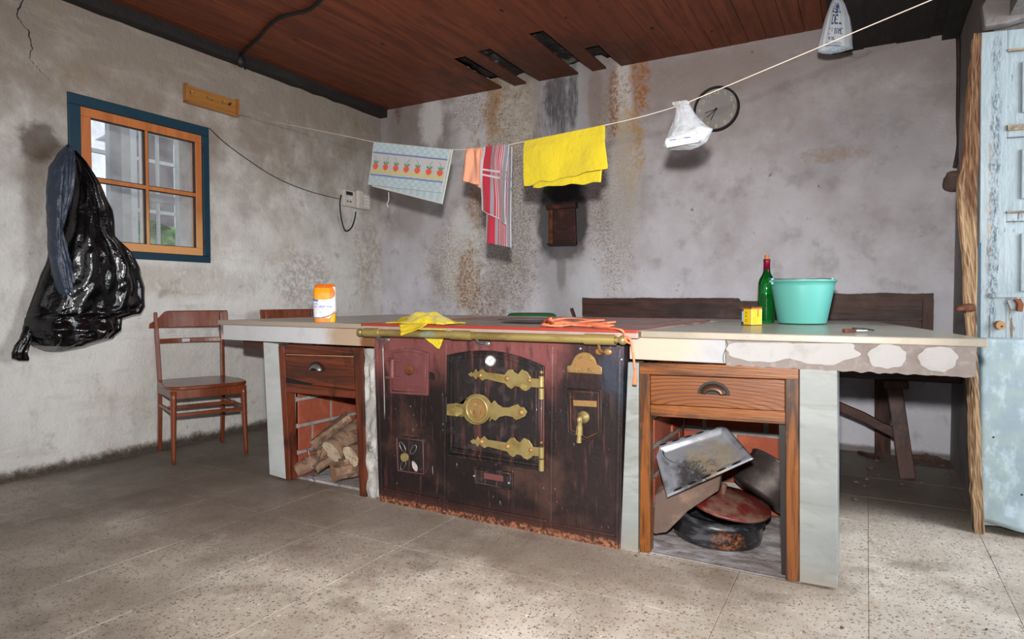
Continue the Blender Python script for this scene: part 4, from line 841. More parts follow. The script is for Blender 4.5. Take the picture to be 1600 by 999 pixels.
def salt(u, v):
    a_ = 2*pi*(u-.5)-pi/2+YAW; z = .195*(1-v); t = v
    wx = .053*(1+.10*math.sin(pi*t))*(1 if t > .06 else .92); wy = .034*min(1, (t+.02)*4)**.6
    ex = .62; ca = math.cos(a_-YAW); sa = math.sin(a_-YAW)
    x = wx*math.copysign(abs(ca)**ex, ca); y = wy*math.copysign(abs(sa)**ex, sa)
    k_ = .003*noise.noise(V((x*40, y*40, z*40)))
    c_, s_ = math.cos(YAW+.12), math.sin(YAW+.12); return sb+V(((x+k_)*c_-y*s_, (x)*s_+y*c_, z+.0+.006*noise.noise(V((x*30, 0, 4)))*(t < .1)))
mb = MB(); mb.grid(salt, 340, 150, col=saltcol, flip=True); mb.add([salt(i/24, 1) for i in range(24)], [tuple(range(24))], 0, False, [L3('#ee8a1c')]); mb.add([salt(i/24, 0) for i in range(24)], [tuple(range(24))], 0, False, [L3('#e0701a')])
obj('salt_packet', mb, m_print, label='white and orange paper packet of coarse salt on the left worktop', cat='packet')
# rope bundle
rp = root('cord_bundle', tuple(onZ(910, 513, H)), 'coral pink plastic cord looped in a bundle on the hotplate', 'cord')
r1 = random.Random(4); pts = []
def rz(x, y, dz):
    p = onY(x, y, 2.34+(518-y)*.028); p.z = max(p.z, H+.007)+dz*.3; return p
for k_ in range(11):
    xa, xb = 852+r1.uniform(-4, 8), 958+r1.uniform(-20, 8); yy = 501+k_*1.5+r1.uniform(-1, 1)
    seq = [(xa, yy+2), (xa+25, yy+r1.uniform(-2, 2)), ((xa+xb)/2, yy+r1.uniform(-2.5, 2.5)), (xb-20, yy+r1.uniform(-2, 2)), (xb, yy)]
    if k_ % 2: seq = seq[::-1]
    pts += [rz(x, y, r1.uniform(0, .016)) for x, y in seq]
obj('looped_cord', MB().tube(pts, .0040, 6, smooth=5), m_rope, rp)
kt = onZ(861, 511, H+.01)
obj('tie_knot', MB().tube([rz(864, 514, .01), kt+V((0, 0, .03)), rz(852, 507, .02), rz(862, 503, .02), rz(858, 499, .035), rz(860, 510, .02), rz(864, 517, .006)], .0065, 6), m_rope, rp)
e0 = rz(930, 516, .002); e1 = rz(968, 522, .002)
obj('loose_end', MB().tube([rz(880, 513, .005), rz(925, 515, .006), e0, e1, onY(976, 524, 2.25), onY(984, 531, 2.243), onY(986, 537, 2.243), onY(978, 533, 2.243), onY(977, 527, 2.243), onY(985, 531, 2.238), onY(989, 550, 2.243), onY(992, 578, 2.25)], .0042, 6), m_rope, rp)
obj('frayed_end', MB().tube([onY(992, 578, 2.25), onY(992.5, 588, 2.25), onY(991, 601, 2.25)], .005, 8, rf=lambda t: .004+.005*t), m_rag, rp)
# yellow tin
tb = onZ(1174, 508.5, H); tn = root('paprika_tin', tuple(tb), 'small square yellow tin standing in front of the wine bottle', 'tin', rz=math.radians(53.5))
def tincol(face):
    def c(u, v):
        if v < .07: return L3('#8a5a30') if face == 0 else L3('#c0602a')
        if v > .95: return L3('#5a3a14')
        if face == 0:
            if u < .24: return L3('#9cbcd0') if .05 < u and .2 < v < .8 else L3('#27424a')
            for k_, (a_, b_) in enumerate(((.22, .36), (.42, .56), (.66, .8))):
                if intext('DPR'[k_:k_+1] if False else 'RPE'[k_], u, v, .40, .60, a_, b_): return L3('#a8481c')
        else:
            if .55 < u < .68 and v < .5: return L3('#cf3a1c')
            if .1 < u < .5 and int(v*26) % 2 and v > .2: return L3('#d0b010')
        return L3('#e8c30c') if u < .97 and u > .03 else L3('#efe6b0')
    return c
hs = .031; ht = .079; mb = MB()
cn = [V((-hs, -hs, 0)), V((hs, -hs, 0)), V((hs, hs, 0)), V((-hs, hs, 0))]
for i in range(4):
    a_, b_ = cn[i], cn[(i+1) % 4]; mb.grid(lambda u, v, a_=a_, b_=b_: a_.lerp(b_, u)+V((0, 0, ht*(1-v))), 30, 40, col=tincol(0 if i % 2 else 1), sm=False, flip=True)
obj('tin_body', mb, m_print, tn, local=True)
mb = MB(); mb.box((-hs-.001, -hs-.001, ht), (hs+.001, hs+.001, ht+.006)); obj('tin_lid', mb, m_rust, tn, local=True, bevel=.001)
# bottle
bb = onZ(1197, 503.5, H); bo = root('wine_bottle', tuple(bb), 'green glass wine bottle with burgundy foil and cork', 'bottle')
prof = [(.0001, .006), (.030, .003), (.0385, 0), (.040, .004), (.040, .17), (.0395, .195), (.034, .215), (.022, .237), (.0155, .255), (.0145, .30), (.0155, .302), (.0155, .312), (.0125, .313)]
inner = [(.010, .312), (.0115, .255), (.018, .236), (.031, .214), (.0365, .194), (.037, .012), (.0001, .012)]
kb = 1.03
mb = MB(); mb.lathe([(r_*kb, z*kb) for r_, z in prof], 40); obj('bottle_glass', mb, m_green, bo, local=True)
mb = MB(); mb.lathe([(.0152*kb, .262*kb), (.0158*kb, .30*kb), (.0165*kb, .302*kb), (.0165*kb, .314*kb)], 24); obj('foil', mb, m_capsule, bo, local=True, solid=.0006)
mb = MB(); mb.cyl((0, 0, .30*kb), (0, 0, .335*kb), .0118); obj('cork', mb, m_cork, bo, local=True, bevel=.001)
# bucket
bc = onZ(1253, 505.5, H+.003); bu = root('plastic_bucket', tuple(bc), 'turquoise plastic bucket with wire handle laid back', 'bucket')
mb = MB(); mb.lathe([(.0001, .006), (.100, .006), (.104, 0), (.107, .004), (.138, .175), (.141, .196), (.147, .196), (.149, .205), (.144, .207), (.137, .198), (.102, .02), (.0001, .012)], 64); obj('bucket_body', mb, m_bucket, bu, local=True)
ca, sa = math.cos(YAW), math.sin(YAW)
for s_ in (-1, 1):
    mb = MB(); mb.cyl((s_*.143*ca, s_*.143*sa, .20), (s_*.158*ca, s_*.158*sa, .20), .005); mb.box((s_*.143*ca-.006, s_*.143*sa-.006, .185), (s_*.143*ca+.006, s_*.143*sa+.006, .216)); obj('handle_lug', mb, m_bucket, bu, local=True, bevel=.002)
obj('wire_handle', MB().tube([(.152*math.cos(a_)*ca-.152*math.sin(a_)*sa*.97, .152*math.cos(a_)*sa+.152*math.sin(a_)*ca*.97, .212+.004*math.sin(a_)) for a_ in [pi*i/16 for i in range(17)]], .0028, 6), m_steel, bu, local=True)
# old paintbrush/pliers
pa, pb = onZ(1318, 517, H+.008), onZ(1366, 516.5, H+.008); br_ = root('old_knife', tuple(pa.lerp(pb, .5)-V((0, 0, .008))), 'old folding knife with brown handle lying on the right worktop', 'knife')
obj('handle', MB().bar(pa, pa.lerp(pb, .36), .018, .012), m_rust, br_, bevel=.003); obj('blade', MB().bar(pa.lerp(pb, .36), pa.lerp(pb, .75), .016, .006, taper=.7), m_steel, br_, bevel=.001)
obj('spring_arm', MB().tube([pa.lerp(pb, .3)+V((0, .01, .008)), pa.lerp(pb, .6)+V((0, .02, .006)), pb+V((0, .005, 0))], .003, 6), m_dark, br_)

# ================================================================== NICHE CONTENTS
def log(a_, b_, r, lab, seed, flat=0, mm=None):
    a_, b_ = V(a_), V(b_); d = (b_-a_).normalized(); x = d.cross(V((0, 0, 1))).normalized(); y = x.cross(d); n = 16; m = 12; vs = []
    for i in range(m+1):
        p = a_.lerp(b_, i/m)
        for j in range(n):
            an = 2*pi*j/n; rr = r*(1+.16*noise.noise(V((math.cos(an)*1.5+seed, math.sin(an)*1.5, i*.18))))
            cx, cy = math.cos(an)*rr, math.sin(an)*rr
            if flat: cy = min(cy, r*.28); cx = max(cx, -r*.75)
            vs.append(p+x*cx+y*cy)
    mb = MB(); mb.add(vs, [(i*n+j, i*n+(j+1) % n, (i+1)*n+(j+1) % n, (i+1)*n+j) for i in range(m) for j in range(n)], 0, not flat)
    mb.add(vs[:n], [tuple(range(n-1, -1, -1))], 1); mb.add(vs[-n:], [tuple(range(n))], 1)
    lo = min(v[2] for v in mb.v)
    if lo < .014: mb.v = [(v[0], v[1], v[2]+.014-lo) for v in mb.v]
    return obj('firewood_log', mb, [m_log, mm or m_cut], label=lab, cat='firewood', group='split logs stacked in the left niche')
for (x0_, y0_, Y0, x1_, y1_, Y1, r, lab, fl2, mm) in [
    (486, 692, 2.50, 545, 650, 2.66, .066, 'long weathered split log lying flat on top of the firewood stack', 1, None),
    (518, 707, 2.44, 575, 662, 2.68, .066, 'thick grey log with pale rotten end under the topmost split log', 0, m_cutw),
    (470, 722, 2.46, 500, 690, 2.58, .066, 'dark round log at the left side of the firewood stack', 0, m_log),
    (463, 741, 2.385, 520, 716, 2.52, .040, 'slim log with orange cut end lying at the front left', 0, None),
    (490, 730, 2.42, 550, 690, 2.60, .045, 'slim grey log through the middle of the firewood stack', 1, None),
    (520, 750, 2.40, 580, 735, 2.58, .070, 'big wedge-shaped log lying at the front of the stack', 1, None),
    (548, 714, 2.43, 590, 690, 2.6, .058, 'log with broad tan cut face at the right edge of the stack', 0, m_cutw),
    (530, 722, 2.43, 580, 712, 2.56, .045, 'short log between the front wedge and the right edge', 1, None),
    (470, 706, 2.58, 515, 668, 2.74, .055, 'rough log at the back left of the stack against the bricks', 0, m_log),
    (548, 690, 2.52, 585, 668, 2.72, .055, 'rough round log high at the right edge of the stack', 0, m_log),
    (500, 709, 2.43, 522, 698, 2.52, .026, 'thin branch end poking out mid stack', 0, None)]:
    log(onY(x0_, y0_, Y0), onY(x1_, y1_, Y1), r, lab, x0_*.37, fl2, mm)
obj('wire_loop', MB().tube([onY(x, y, 2.37) for x, y in ((488, 738), (482, 705), (481, 703), (500, 702), (502, 706))]+[onY(489, 744, 2.37), onZ(492, 752, .006), onZ(483, 760, .006), onZ(478, 766, .004)], .0018, 6), m_steel, label='bent silvery wire in front of the firewood', cat='wire')
# tray
q = [onY(1041, 777, 2.40), onY(1177, 716, 2.42), onY(1131, 663, 2.74), onY(1019, 697, 2.60)]
ty = root('baking_tray', tuple(q[0]), 'grey enamelled baking tray leaning on top of the pans', 'tray')
nt = (q[1]-q[0]).cross(q[3]-q[0]).normalized()
if nt.y > 0: nt = -nt
def trf(u, v):
    p = q[0].lerp(q[1], u).lerp(q[3].lerp(q[2], u), v); e = min(u*1.35, (1-u)*1.35, v, 1-v)
    h = 0 if e < .075 else (-.022 if e > .15 else -.022*(e-.075)/.075)
    if e < .012: h = -.006
    return p+nt*(h+.0008*noise.noise(V((u*9, v*9, 0))))
obj('tray_body', MB().grid(trf, 60, 60), m_tray, ty, solid=.0016)
for vv in (.04, .96):
    for k_ in range(5):
        u0_ = .10+k_*.17; mb = MB(); pts = [(u0_+.05+.055*math.cos(2*pi*i/14), vv+.018*math.sin(2*pi*i/14)) for i in range(14)]
        ps = []
        for u, v in pts: ps.append(q[0].lerp(q[1], u).lerp(q[3].lerp(q[2], u), v)+nt*.0012)
        mb.prism(ps, nt*.0006); obj('slot', mb, m_dark, ty)
# black pan
pc = onZ(1117, 838, .02)+V((0, .03, 0)); pc.z = .012
pn = root('casserole_pan', tuple(pc), 'low black enamel pan with rusty patch on the niche floor', 'pan')
mb = MB(); mb.lathe([(.0001, .004), (.155, .0), (.168, .008), (.172, .03), (.172, .075), (.180, .082), (.180, .09), (.165, .105), (.150, .108), (.150, .02), (.0001, .012)], 56, Matrix.Rotation(math.radians(3), 4, 'Y')); obj('pan_body', mb, m_pan, pn, local=True)
lc = onY(1142, 786, 2.58); lc = V((pc.x+.045, pc.y+.02, .15))
ld = root('pot_lid', tuple(lc), 'dusty dark red pot lid resting tilted on the black pan', 'lid')
Mr = Matrix.Rotation(math.radians(9), 4, 'Y') @ Matrix.Rotation(math.radians(4), 4, 'X')
mb = MB(); mb.lathe([(.0001, .030), (.05, .028), (.11, .016), (.135, .006), (.158, .004), (.160, -.006), (.156, -.009), (.13, .0), (.05, .022), (.0001, .024)], 56, Mr); obj('lid_disc', mb, m_lid, ld, local=True)
mb = MB(); mb.cyl(Mr @ V((-.03, 0, .026)), Mr @ V((-.03, 0, .062)), .010, .012); mb.sph(Mr @ V((-.03, 0, .064)), .013, 12, 0, (1, 1, .5)); obj('lid_knob', mb, m_lid, ld, local=True)
# steel pot lying behind
a_, b_ = V((-.40, 2.80, .125)), V((-.28, 2.79, .225)); d = (b_-a_).normalized(); Mq = Matrix.Translation(V((-.345, 2.83, .20))) @ V((.50, .45, .8)).to_track_quat('Z', 'Y').to_matrix().to_4x4()
pt2 = root('stock_pot', (-.345, 2.83, .05), 'smoke-stained steel pot leaning behind the red lid', 'pot')
mb = MB(); mb.lathe([(.0001, -.075), (.118, -.075), (.125, -.068), (.125, .07), (.130, .074), (.126, .078), (.119, .07), (.119, -.06), (.0001, -.066)], 48, Mq); obj('pot_body', mb, m_pot, pt2)
# stone slab and dark bucket remnant
mb = MB(); mb.prism([onY(1020, 836, 2.40), onY(1022, 775, 2.46), onY(1078, 742, 2.50), onY(1127, 738, 2.52), onY(1123, 768, 2.52), onY(1075, 800, 2.46), onY(1042, 833, 2.42)], (0, .05, .02)); 
obj('stone_slab', mb, m_stone, bevel=.006, label='brown broken stone slab propped under the baking tray', cat='slab')
mb = MB(); mb.lathe([(.0001, 0), (.06, 0), (.075, .14), (.08, .145), (.07, .13), (.0001, .01)], 28, Matrix.Translation((-.655, 2.68, .22)) @ Matrix.Rotation(.5, 4, 'X')); obj('black_pot', mb, m_pan, label='black pot in the dark left corner behind the stone slab', cat='pot')

# ================================================================== CHAIRS
def chair(name, loc, rz, label):
    rt = root(name, loc, label, 'chair', 'bentwood kitchen chairs by the left wall', rz)
    w_, dp_ = .43, .46; sh = .455
    def legf(x): return MB().tube([(x, 0, sh-.03), (x, 0, .2), (x*1.02, -.005, 0)], .016, 10, rf=lambda t: .0185-.007*t)
    for s_ in (-1, 1):
        obj('front_leg', MB().tube([(s_*w_*.46, -dp_*.42, sh-.03), (s_*w_*.47, -dp_*.43, .2), (s_*w_*.48, -dp_*.45, 0)], .016, 10, rf=lambda t: .0185-.0075*t), m_chair, rt, local=True)
        mb = MB(); pts = [(s_*w_*.44, dp_*.50, 0), (s_*w_*.44, dp_*.44, .22), (s_*w_*.44, dp_*.42, .46), (s_*w_*.45, dp_*.46, .66), (s_*w_*.46, dp_*.54, .885)]
        ps = []
        vs = []
        for i, p in enumerate(pts):
            for dx, dy in ((-.012, -.017), (.012, -.017), (.012, .017), (-.012, .017)): vs.append((p[0]+dx, p[1]+dy, p[2]))
        mb.add(vs, [(3, 2, 1, 0), (16, 17, 18, 19)]+[(i*4+j, i*4+(j+1) % 4, (i+1)*4+(j+1) % 4, (i+1)*4+j) for i in range(4) for j in range(4)]); obj('back_leg', mb, m_chair, rt, local=True, bevel=.005)
    # seat: rounded trapezoid
    n = 40; ptsS = []
    for i in range(n):
        a_ = 2*pi*i/n; c_, s_ = math.cos(a_), math.sin(a_); e = .42
        x = (w_*.55-(.02 if s_ > 0 else 0))*math.copysign(abs(c_)**e, c_); y = dp_*.50*math.copysign(abs(s_)**e, s_); ptsS.append(V((x, y, sh-.022)))
    mb = MB(); mb.prism(ptsS, (0, 0, .022)); obj('seat', mb, m_chair, rt, local=True, bevel=.006)
    mb = MB(); mb.box((-w_*.46, -dp_*.44, sh-.075), (w_*.46, -dp_*.40, sh-.02)); mb.box((-w_*.46, dp_*.38, sh-.075), (w_*.46, dp_*.42, sh-.02)); mb.box((-w_*.48, -dp_*.42, sh-.075), (-w_*.44, dp_*.4, sh-.02)); mb.box((w_*.44, -dp_*.42, sh-.075), (w_*.48, dp_*.4, sh-.02)); obj('seat_apron', mb, m_chair, rt, local=True, bevel=.002)
    for s_ in (-1, 1): obj('stretcher', MB().bar((s_*w_*.46, -dp_*.42, .30), (s_*w_*.445, dp_*.43, .30), .014, .02), m_chair, rt, local=True, bevel=.003)
    obj('stretcher', MB().bar((-w_*.46, -dp_*.30, .275), (w_*.46, -dp_*.30, .275), .014, .022), m_chair, rt, local=True, bevel=.003)
    obj('stretcher', MB().bar((-w_*.46, -.02, .305), (w_*.46, -.02, .305), .014, .022), m_chair, rt, local=True, bevel=.003)
    def curve(z0, z1, y0, y1, ww, bow): 
        def f(u, v):
            x = ww*(u*2-1); th = .010; q_ = v*4
            y = (y0 if v in (0, 1) else y1) ; return V((x, y0, z0))
        mb = MB(); n = 16; vs = []
        for i in range(n+1):
            x = ww*(2*i/n-1); b = bow*(1-(2*i/n-1)**2); vs += [(x, y0+b-.009, z0), (x, y0+b+.009, z0), (x, y1+b+.009, z1), (x, y1+b-.009, z1)]
        mb.add(vs, [(3, 2, 1, 0), tuple(n*4+k_ for k_ in range(4))]+[(i*4+j, i*4+(j+1) % 4, (i+1)*4+(j+1) % 4, (i+1)*4+j) for i in range(n) for j in range(4)]); return mb
    obj('top_rail', curve(.782, .893, dp_*.49, dp_*.53, w_*.56, .035), m_chair, rt, local=True, bevel=.007)
    obj('back_rail', curve(.685, .715, dp_*.46, dp_*.47, w_*.43, .03), m_chair, rt, local=True, bevel=.004)
    return rt
chair('wooden_chair', (-3.65, 2.515, 0), math.radians(70), 'reddish-brown varnished wooden chair under the telephone wall, fully visible')
chair('wooden_chair', (-3.50, 3.28, 0), math.radians(84), 'reddish-brown chair mostly hidden behind the left end of the worktop')

# bench along the back wall
be = root('wooden_bench', (-.7, 4.2, 0), 'long smoke-dark wooden bench with splintered plank back behind the worktop', 'bench')
mb = MB(); xa, xb = -1.90, .345
def bk(yo):
    def f(u, v):
        x = xa+(xb-xa)*u; tz = .975+.006*noise.noise(V((x*6, 0, 0)))+(.028 if x > -.62 else 0)-(.02 if -.75 < x < -.62 else 0)-.012*(abs(x+.25) < .9)*0
        z = .84*(1-v)+tz*v; return V((x, 4.50+yo+.004*noise.noise(V((x*8, z*30, 2)))*(yo == 0), z))
    return f
mb.grid(bk(0), 160, 6); mb.grid(bk(.045), 160, 2, flip=True); mb.grid(lambda u, v: bk(0)(u, 1).lerp(bk(.045)(u, 1), v)+V((0, 0, .004*noise.noise(V((u*60, v*5, 0))))), 160, 3); mb.grid(lambda u, v: bk(0)(1, u).lerp(bk(.045)(1, u), v), 4, 2); mb.grid(lambda u, v: bk(0)(0, u).lerp(bk(.045)(0, u), v), 4, 2)
obj('back_plank', mb, m_bench[0], be)
obj('back_plank', MB().box((xa, 4.51, .60), (xb, 4.55, .835)), m_bench[0], be)
obj('back_post', MB().box((.29, 4.47, .0+.55), (.345, 4.55, .97)), m_bench[2], be)
obj('seat_plank', MB().box((-1.95, 4.02, .525), (.44, 4.47, .60)), m_bench[0], be, bevel=.006)
obj('cross_block', MB().box((.085, 4.0, .48), (.205, 4.45, .528)), m_bench[1], be, bevel=.01)
obj('leg', MB().bar(V((.135, 4.06, .52)), onZ(1418, 748, 0), .075, .05, up=(0, 1, 0)), m_bench[2], be, bevel=.004)
obj('leg', MB().bar(V((.09, 4.42, .52)), V((.10, 4.50, 0)), .085, .05, up=(0, 1, 0)), m_bench[2], be, bevel=.004)
obj('leg', MB().bar(V((-1.6, 4.06, .52)), V((-1.7, 3.98, 0)), .075, .05, up=(0, 1, 0)), m_bench[2], be, bevel=.004)
obj('leg', MB().bar(V((-1.6, 4.42, .52)), V((-1.62, 4.50, 0)), .085, .05, up=(0, 1, 0)), m_bench[2], be, bevel=.004)
mb = MB(); pts = [(1402, 678, 4.12), (1380, 668, 4.13), (1350, 652, 4.14), (1312, 636, 4.15), (1250, 608, 4.16)]
vs = []
for x, y, Y in pts:
    p = onY(x, y, Y); vs += [p+V((0, -.02, -.03)), p+V((0, .02, -.03)), p+V((0, .02, .028)), p+V((0, -.02, .028))]
mb.add(vs, [(3, 2, 1, 0), (16, 17, 18, 19)]+[(i*4+j, i*4+(j+1) % 4, (i+1)*4+(j+1) % 4, (i+1)*4+j) for i in range(4) for j in range(4)]); obj('brace', mb, m_bench[0], be, bevel=.006)
obj('arm_stub', MB().bar(onY(893, 482, 4.45), onY(898, 497, 4.45), .02, .02), m_bench[2], be)
# stool behind the range
sl = root('round_stool', (-2.22, 4.28, 0), 'stool with red cushion and green rim peeking over the back of the range', 'stool')
mb = MB(); mb.lathe([(.0001, .865), (.1, .862), (.15, .85), (.17, .835)], 40); obj('cushion', mb, m_redc, sl, local=True)
mb = MB(); mb.lathe([(.150, .862), (.165, .860), (.185, .845), (.19, .83), (.17, .815)], 40); obj('cushion_rim', mb, m_greenc, sl, local=True)
obj('stool_top', MB().cyl((0, 0, .79), (0, 0, .82), .17, n=32), m_chair, sl, local=True)
for i in range(4):
    a_ = pi/4+i*pi/2; obj('leg', MB().bar((.12*math.cos(a_), .12*math.sin(a_), .79), (.17*math.cos(a_), .17*math.sin(a_), 0), .03, .03), m_chair, sl, local=True)

# ================================================================== ON THE WALLS
# wooden hook rack
hk = root('hook_rack', (XL, 2.825, 2.26), 'small varnished pine hook rack high on the left wall', 'rack')
obj('back_board', MB().box((XL, 2.628, 2.265), (XL+.012, 3.018, 2.378)), m_hook, hk, bevel=.002)
for (a_, b_) in (((XL, 2.622, 2.26), (XL+.04, 2.634, 2.384)), ((XL, 3.012, 2.26), (XL+.04, 3.024, 2.384)), ((XL, 2.622, 2.258), (XL+.04, 3.024, 2.268))):
    obj('side_strip', MB().box(a_, b_), m_hook, hk, bevel=.002)
for y in (2.665, 2.79, 2.905, 2.955):
    obj('hook', MB().tube([(XL+.012, y, 2.335), (XL+.03, y, 2.33), (XL+.034, y, 2.345)], .005, 8), m_brass if y < 2.95 else m_dark, hk)
# telephone
ph = root('wall_telephone', (XL, 4.2, 1.75), 'cream corded telephone with buttons hung on the left wall', 'telephone')
def pb_(y0, y1, z0, z1, x0_, x1_, m, nm, bv=.006, par=None, sl_=.0): return obj(nm, MB().prism([V((XL+x0_, y0, z0)), V((XL+x0_, y1, z0-sl_)), V((XL+x0_, y1, z1-sl_)), V((XL+x0_, y0, z1))][::-1], (x1_-x0_, 0, 0)), m, par or ph, bevel=bv)
base = pb_(4.04, 4.37, 1.765, 1.905, 0, .045, m_phone, 'phone_base')
pb_(4.17, 4.245, 1.755, 1.915, .045, .085, m_phone, 'handset', .014)
pb_(4.065, 4.145, 1.86, 1.89, .045, .048, m_phoned, 'display', .001)
for i in range(3):
    for j in range(4):
        pb_(4.27+i*.03, 4.29+i*.03, 1.785+j*.028, 1.80+j*.028, .045, .050, m_white, 'key', .001, base)
for y, z, mm in ((4.075, 1.80, m_rust), (4.11, 1.80, m_dark), (4.09, 1.83, m_white), (4.12, 1.83, m_white)): pb_(y, y+.015, z, z+.012, .045, .05, mm, 'key', .001, base)
cp = [onX(533, 305, XL+.03), onX(531, 320, XL+.04), onX(534, 345, XL+.05), onX(540, 361, XL+.05), onX(549, 356, XL+.05), onX(554, 343, XL+.05), onX(556, 331, XL+.06)]
obj('coiled_cord', MB().tube(cp, .006, 8), m_cable, ph)
# wires
obj('telephone_wire', MB().tube([onX(x, y, XL+.008) for x, y in ((327, 200), (350, 222), (385, 248), (430, 277), (480, 298), (530, 311))], .0028, 6), m_cable, label='thin black wire sagging from the window corner to the telephone', cat='wire')
obj('ceiling_cable', MB().tube([onZ(x, y, 2.685) for x, y in ((377, 84), (392, 70), (405, 58), (418, 42), (438, 27), (460, 21), (480, 16), (492, 8), (507, -6))]+[], .011, 8), m_cable, label='loose black cable stapled under the ceiling boards', cat='cable')
obj('cable_knot', MB().sph(onZ(376, 95, 2.64), .03, 10, 0, (1, 1.2, 1.5)).tube([onZ(376, 95, 2.64), onX(383, 108, XL+.04)], .006, 6), m_cable, label='dark clump of tape where the ceiling cable meets the beam', cat='cable')
obj('wall_pipe', MB().tube([onY(x, y, 4.5) for x, y in ((1497, 58), (1498, 110), (1497, 180), (1498, 225), (1492, 262))], .011, 8), m_pipe, label='thin brown pipe running down the back right corner', cat='pipe')
mb = MB(); mb.grid(lambda u, v: onY(1490, 283, 4.46)+V(((.05+.03*noise.noise(V((u*9, v*3, 0))))*math.sin(pi*v)*math.cos(2*pi*u), .04*math.sin(pi*v)*math.sin(2*pi*u), .06*math.cos(pi*v))), 16, 10); obj('pipe_clump', mb, m_stone, label='lump of dried clay at the foot of the corner pipe', cat='clay lump')
# clock
kc = onY(1119, 170, 4.55); ck = root('wall_clock', tuple(kc), 'round wall clock with thin black rim and dusty grey face', 'clock')
MK = Matrix.Translation(kc+V((0, .015, 0))) @ Matrix.Rotation(pi/2, 4, 'X')
rr = .152
obj('clock_face', MB().lathe([(.0001, .008), (rr-.01, .008)], 48, MK), m_clockf, ck)
obj('clock_rim', MB().lathe([(rr-.012, .004), (rr-.012, .026), (rr-.006, .032), (rr, .028), (rr+.002, -.005)], 56, MK), m_cable, ck)
obj('clock_hub', MB().cyl(kc+V((0, .008, 0)), kc+V((0, -.002, 0)), .008), m_dark, ck)
for x, y, m in ((1099, 188, m_dark), (1108, 192, m_dark), (1098, 178, m_rust)):
    e = onY(x, y, 4.55); e = kc+(e-kc).normalized()*.08; obj('clock_hand', MB().bar(kc+V((0, .004, 0)), e+V((0, .004, 0)), .003, .005), m, ck)
for i in range(12):
    a_ = pi*i/6; p = kc+V((.115*math.sin(a_), .006, .115*math.cos(a_))); text('clock_numeral', str(i or 12), .042, Matrix.Translation(p) @ TX, m_gold, ck, .0005)
# vent door in the chimney
vd = root('soot_hatch', (-2.1, YB, 1.40), 'small rusty brown iron hatch in the blackened chimney breast', 'hatch')
vy = 4.545
obj('hatch_frame', slab([(857, 322), (898, 322), (900, 382), (857, 383)], vy, .03), m_vent, vd, bevel=.004)
obj('hatch_hood', slab([(852, 320), (898, 315), (899, 324), (853, 328)], vy-.03, .06), m_vent, vd, bevel=.004)
obj('hatch_door', slab([(864, 330), (893, 330), (894, 377), (865, 377)], vy-.008, .012), m_vent, vd, bevel=.004)
obj('hatch_edge', slab([(858, 326), (863, 326), (863, 381), (858, 382)], vy-.012, .014), m_rust, vd, bevel=.003)
obj('hatch_handle', slab([(872, 357), (886, 357), (886, 359), (872, 359)], vy-.014, .008), m_dark, vd)
obj('hatch_sill', slab([(853, 381), (900, 379), (898, 384), (858, 385)], vy-.02, .04), m_dark, vd, bevel=.003)

# ================================================================== CLOTHESLINE AND CLOTHS
A_ = V((-3.93, 3.015, 2.284)); pa_ = math.radians(-7); LD = V((math.cos(pa_), math.sin(pa_), 0)); LN = V((LD.y, -LD.x, 0))  # LN towards the camera
if LN.y > 0: LN = -LN
def onL(x, y, off=0): return onP(x, y, A_+LN*off, LN)
lp = [onL(x, y) for x, y in ((367, 178), (547, 214), (587, 222.5), (650, 229), (706, 234), (750, 232), (797, 226), (820, 221), (880, 209), (944, 196), (1008, 181), (1058, 166), (1075, 160), (1276, 75.5), (1338, 49), (1455, 0), (1520, -28))]
obj('clothesline', MB().tube(lp, .0019, 6, smooth=2), m_line, label='thin pale cord strung across the room carrying cloths and a bag', cat='cord')
def hang(name, corners, paint, label, m=m_cloth, nu=120, nv=80, amp=.012, fr=3, seed=0, back=None, solid=.004, edge=0):
    """corners: pixels TL TR BR BL of the front fall, on the line's plane; back: BR BL of the rear fall"""
    rt = root(name, tuple(onL(*corners[0])), label, 'cloth')
    c = [onL(x, y) for x, y in corners]
    def f(u, v):
        p = c[0].lerp(c[1], u).lerp(c[3].lerp(c[2], u), v); w2 = min(1, v*5)
        return p+LN*(.006+amp*w2*(.25+noise.noise(V((u*fr+seed, v*1.2, seed)))))+V((0, 0, edge*noise.noise(V((u*7, 0, seed)))*v+.004*noise.noise(V((u*fr*2, 3, seed)))*v))
    mb = MB(); mb.grid(f, nu, nv, col=paint); obj('front_fall', mb, m, rt, solid=solid)
    if back:
        d = [c[0], c[1], onL(*back[0]), onL(*back[1])]
        def g(u, v):
            p = d[0].lerp(d[1], u).lerp(d[3].lerp(d[2], u), v); w2 = min(1, v*5)
            return p-LN*(.008+amp*w2*(.4+.6*noise.noise(V((u*fr+seed+5, v*1.2, seed)))))+V((0, 0, edge*noise.noise(V((u*6+4, 0, seed)))*v))
        mb = MB(); mb.grid(g, nu//2, nv//2, col=(lambda u, v: paint(u, .99 if v > .97 else .80+.12*v)) if paint else None); obj('rear_fall', mb, m, rt, solid=solid)
    return rt
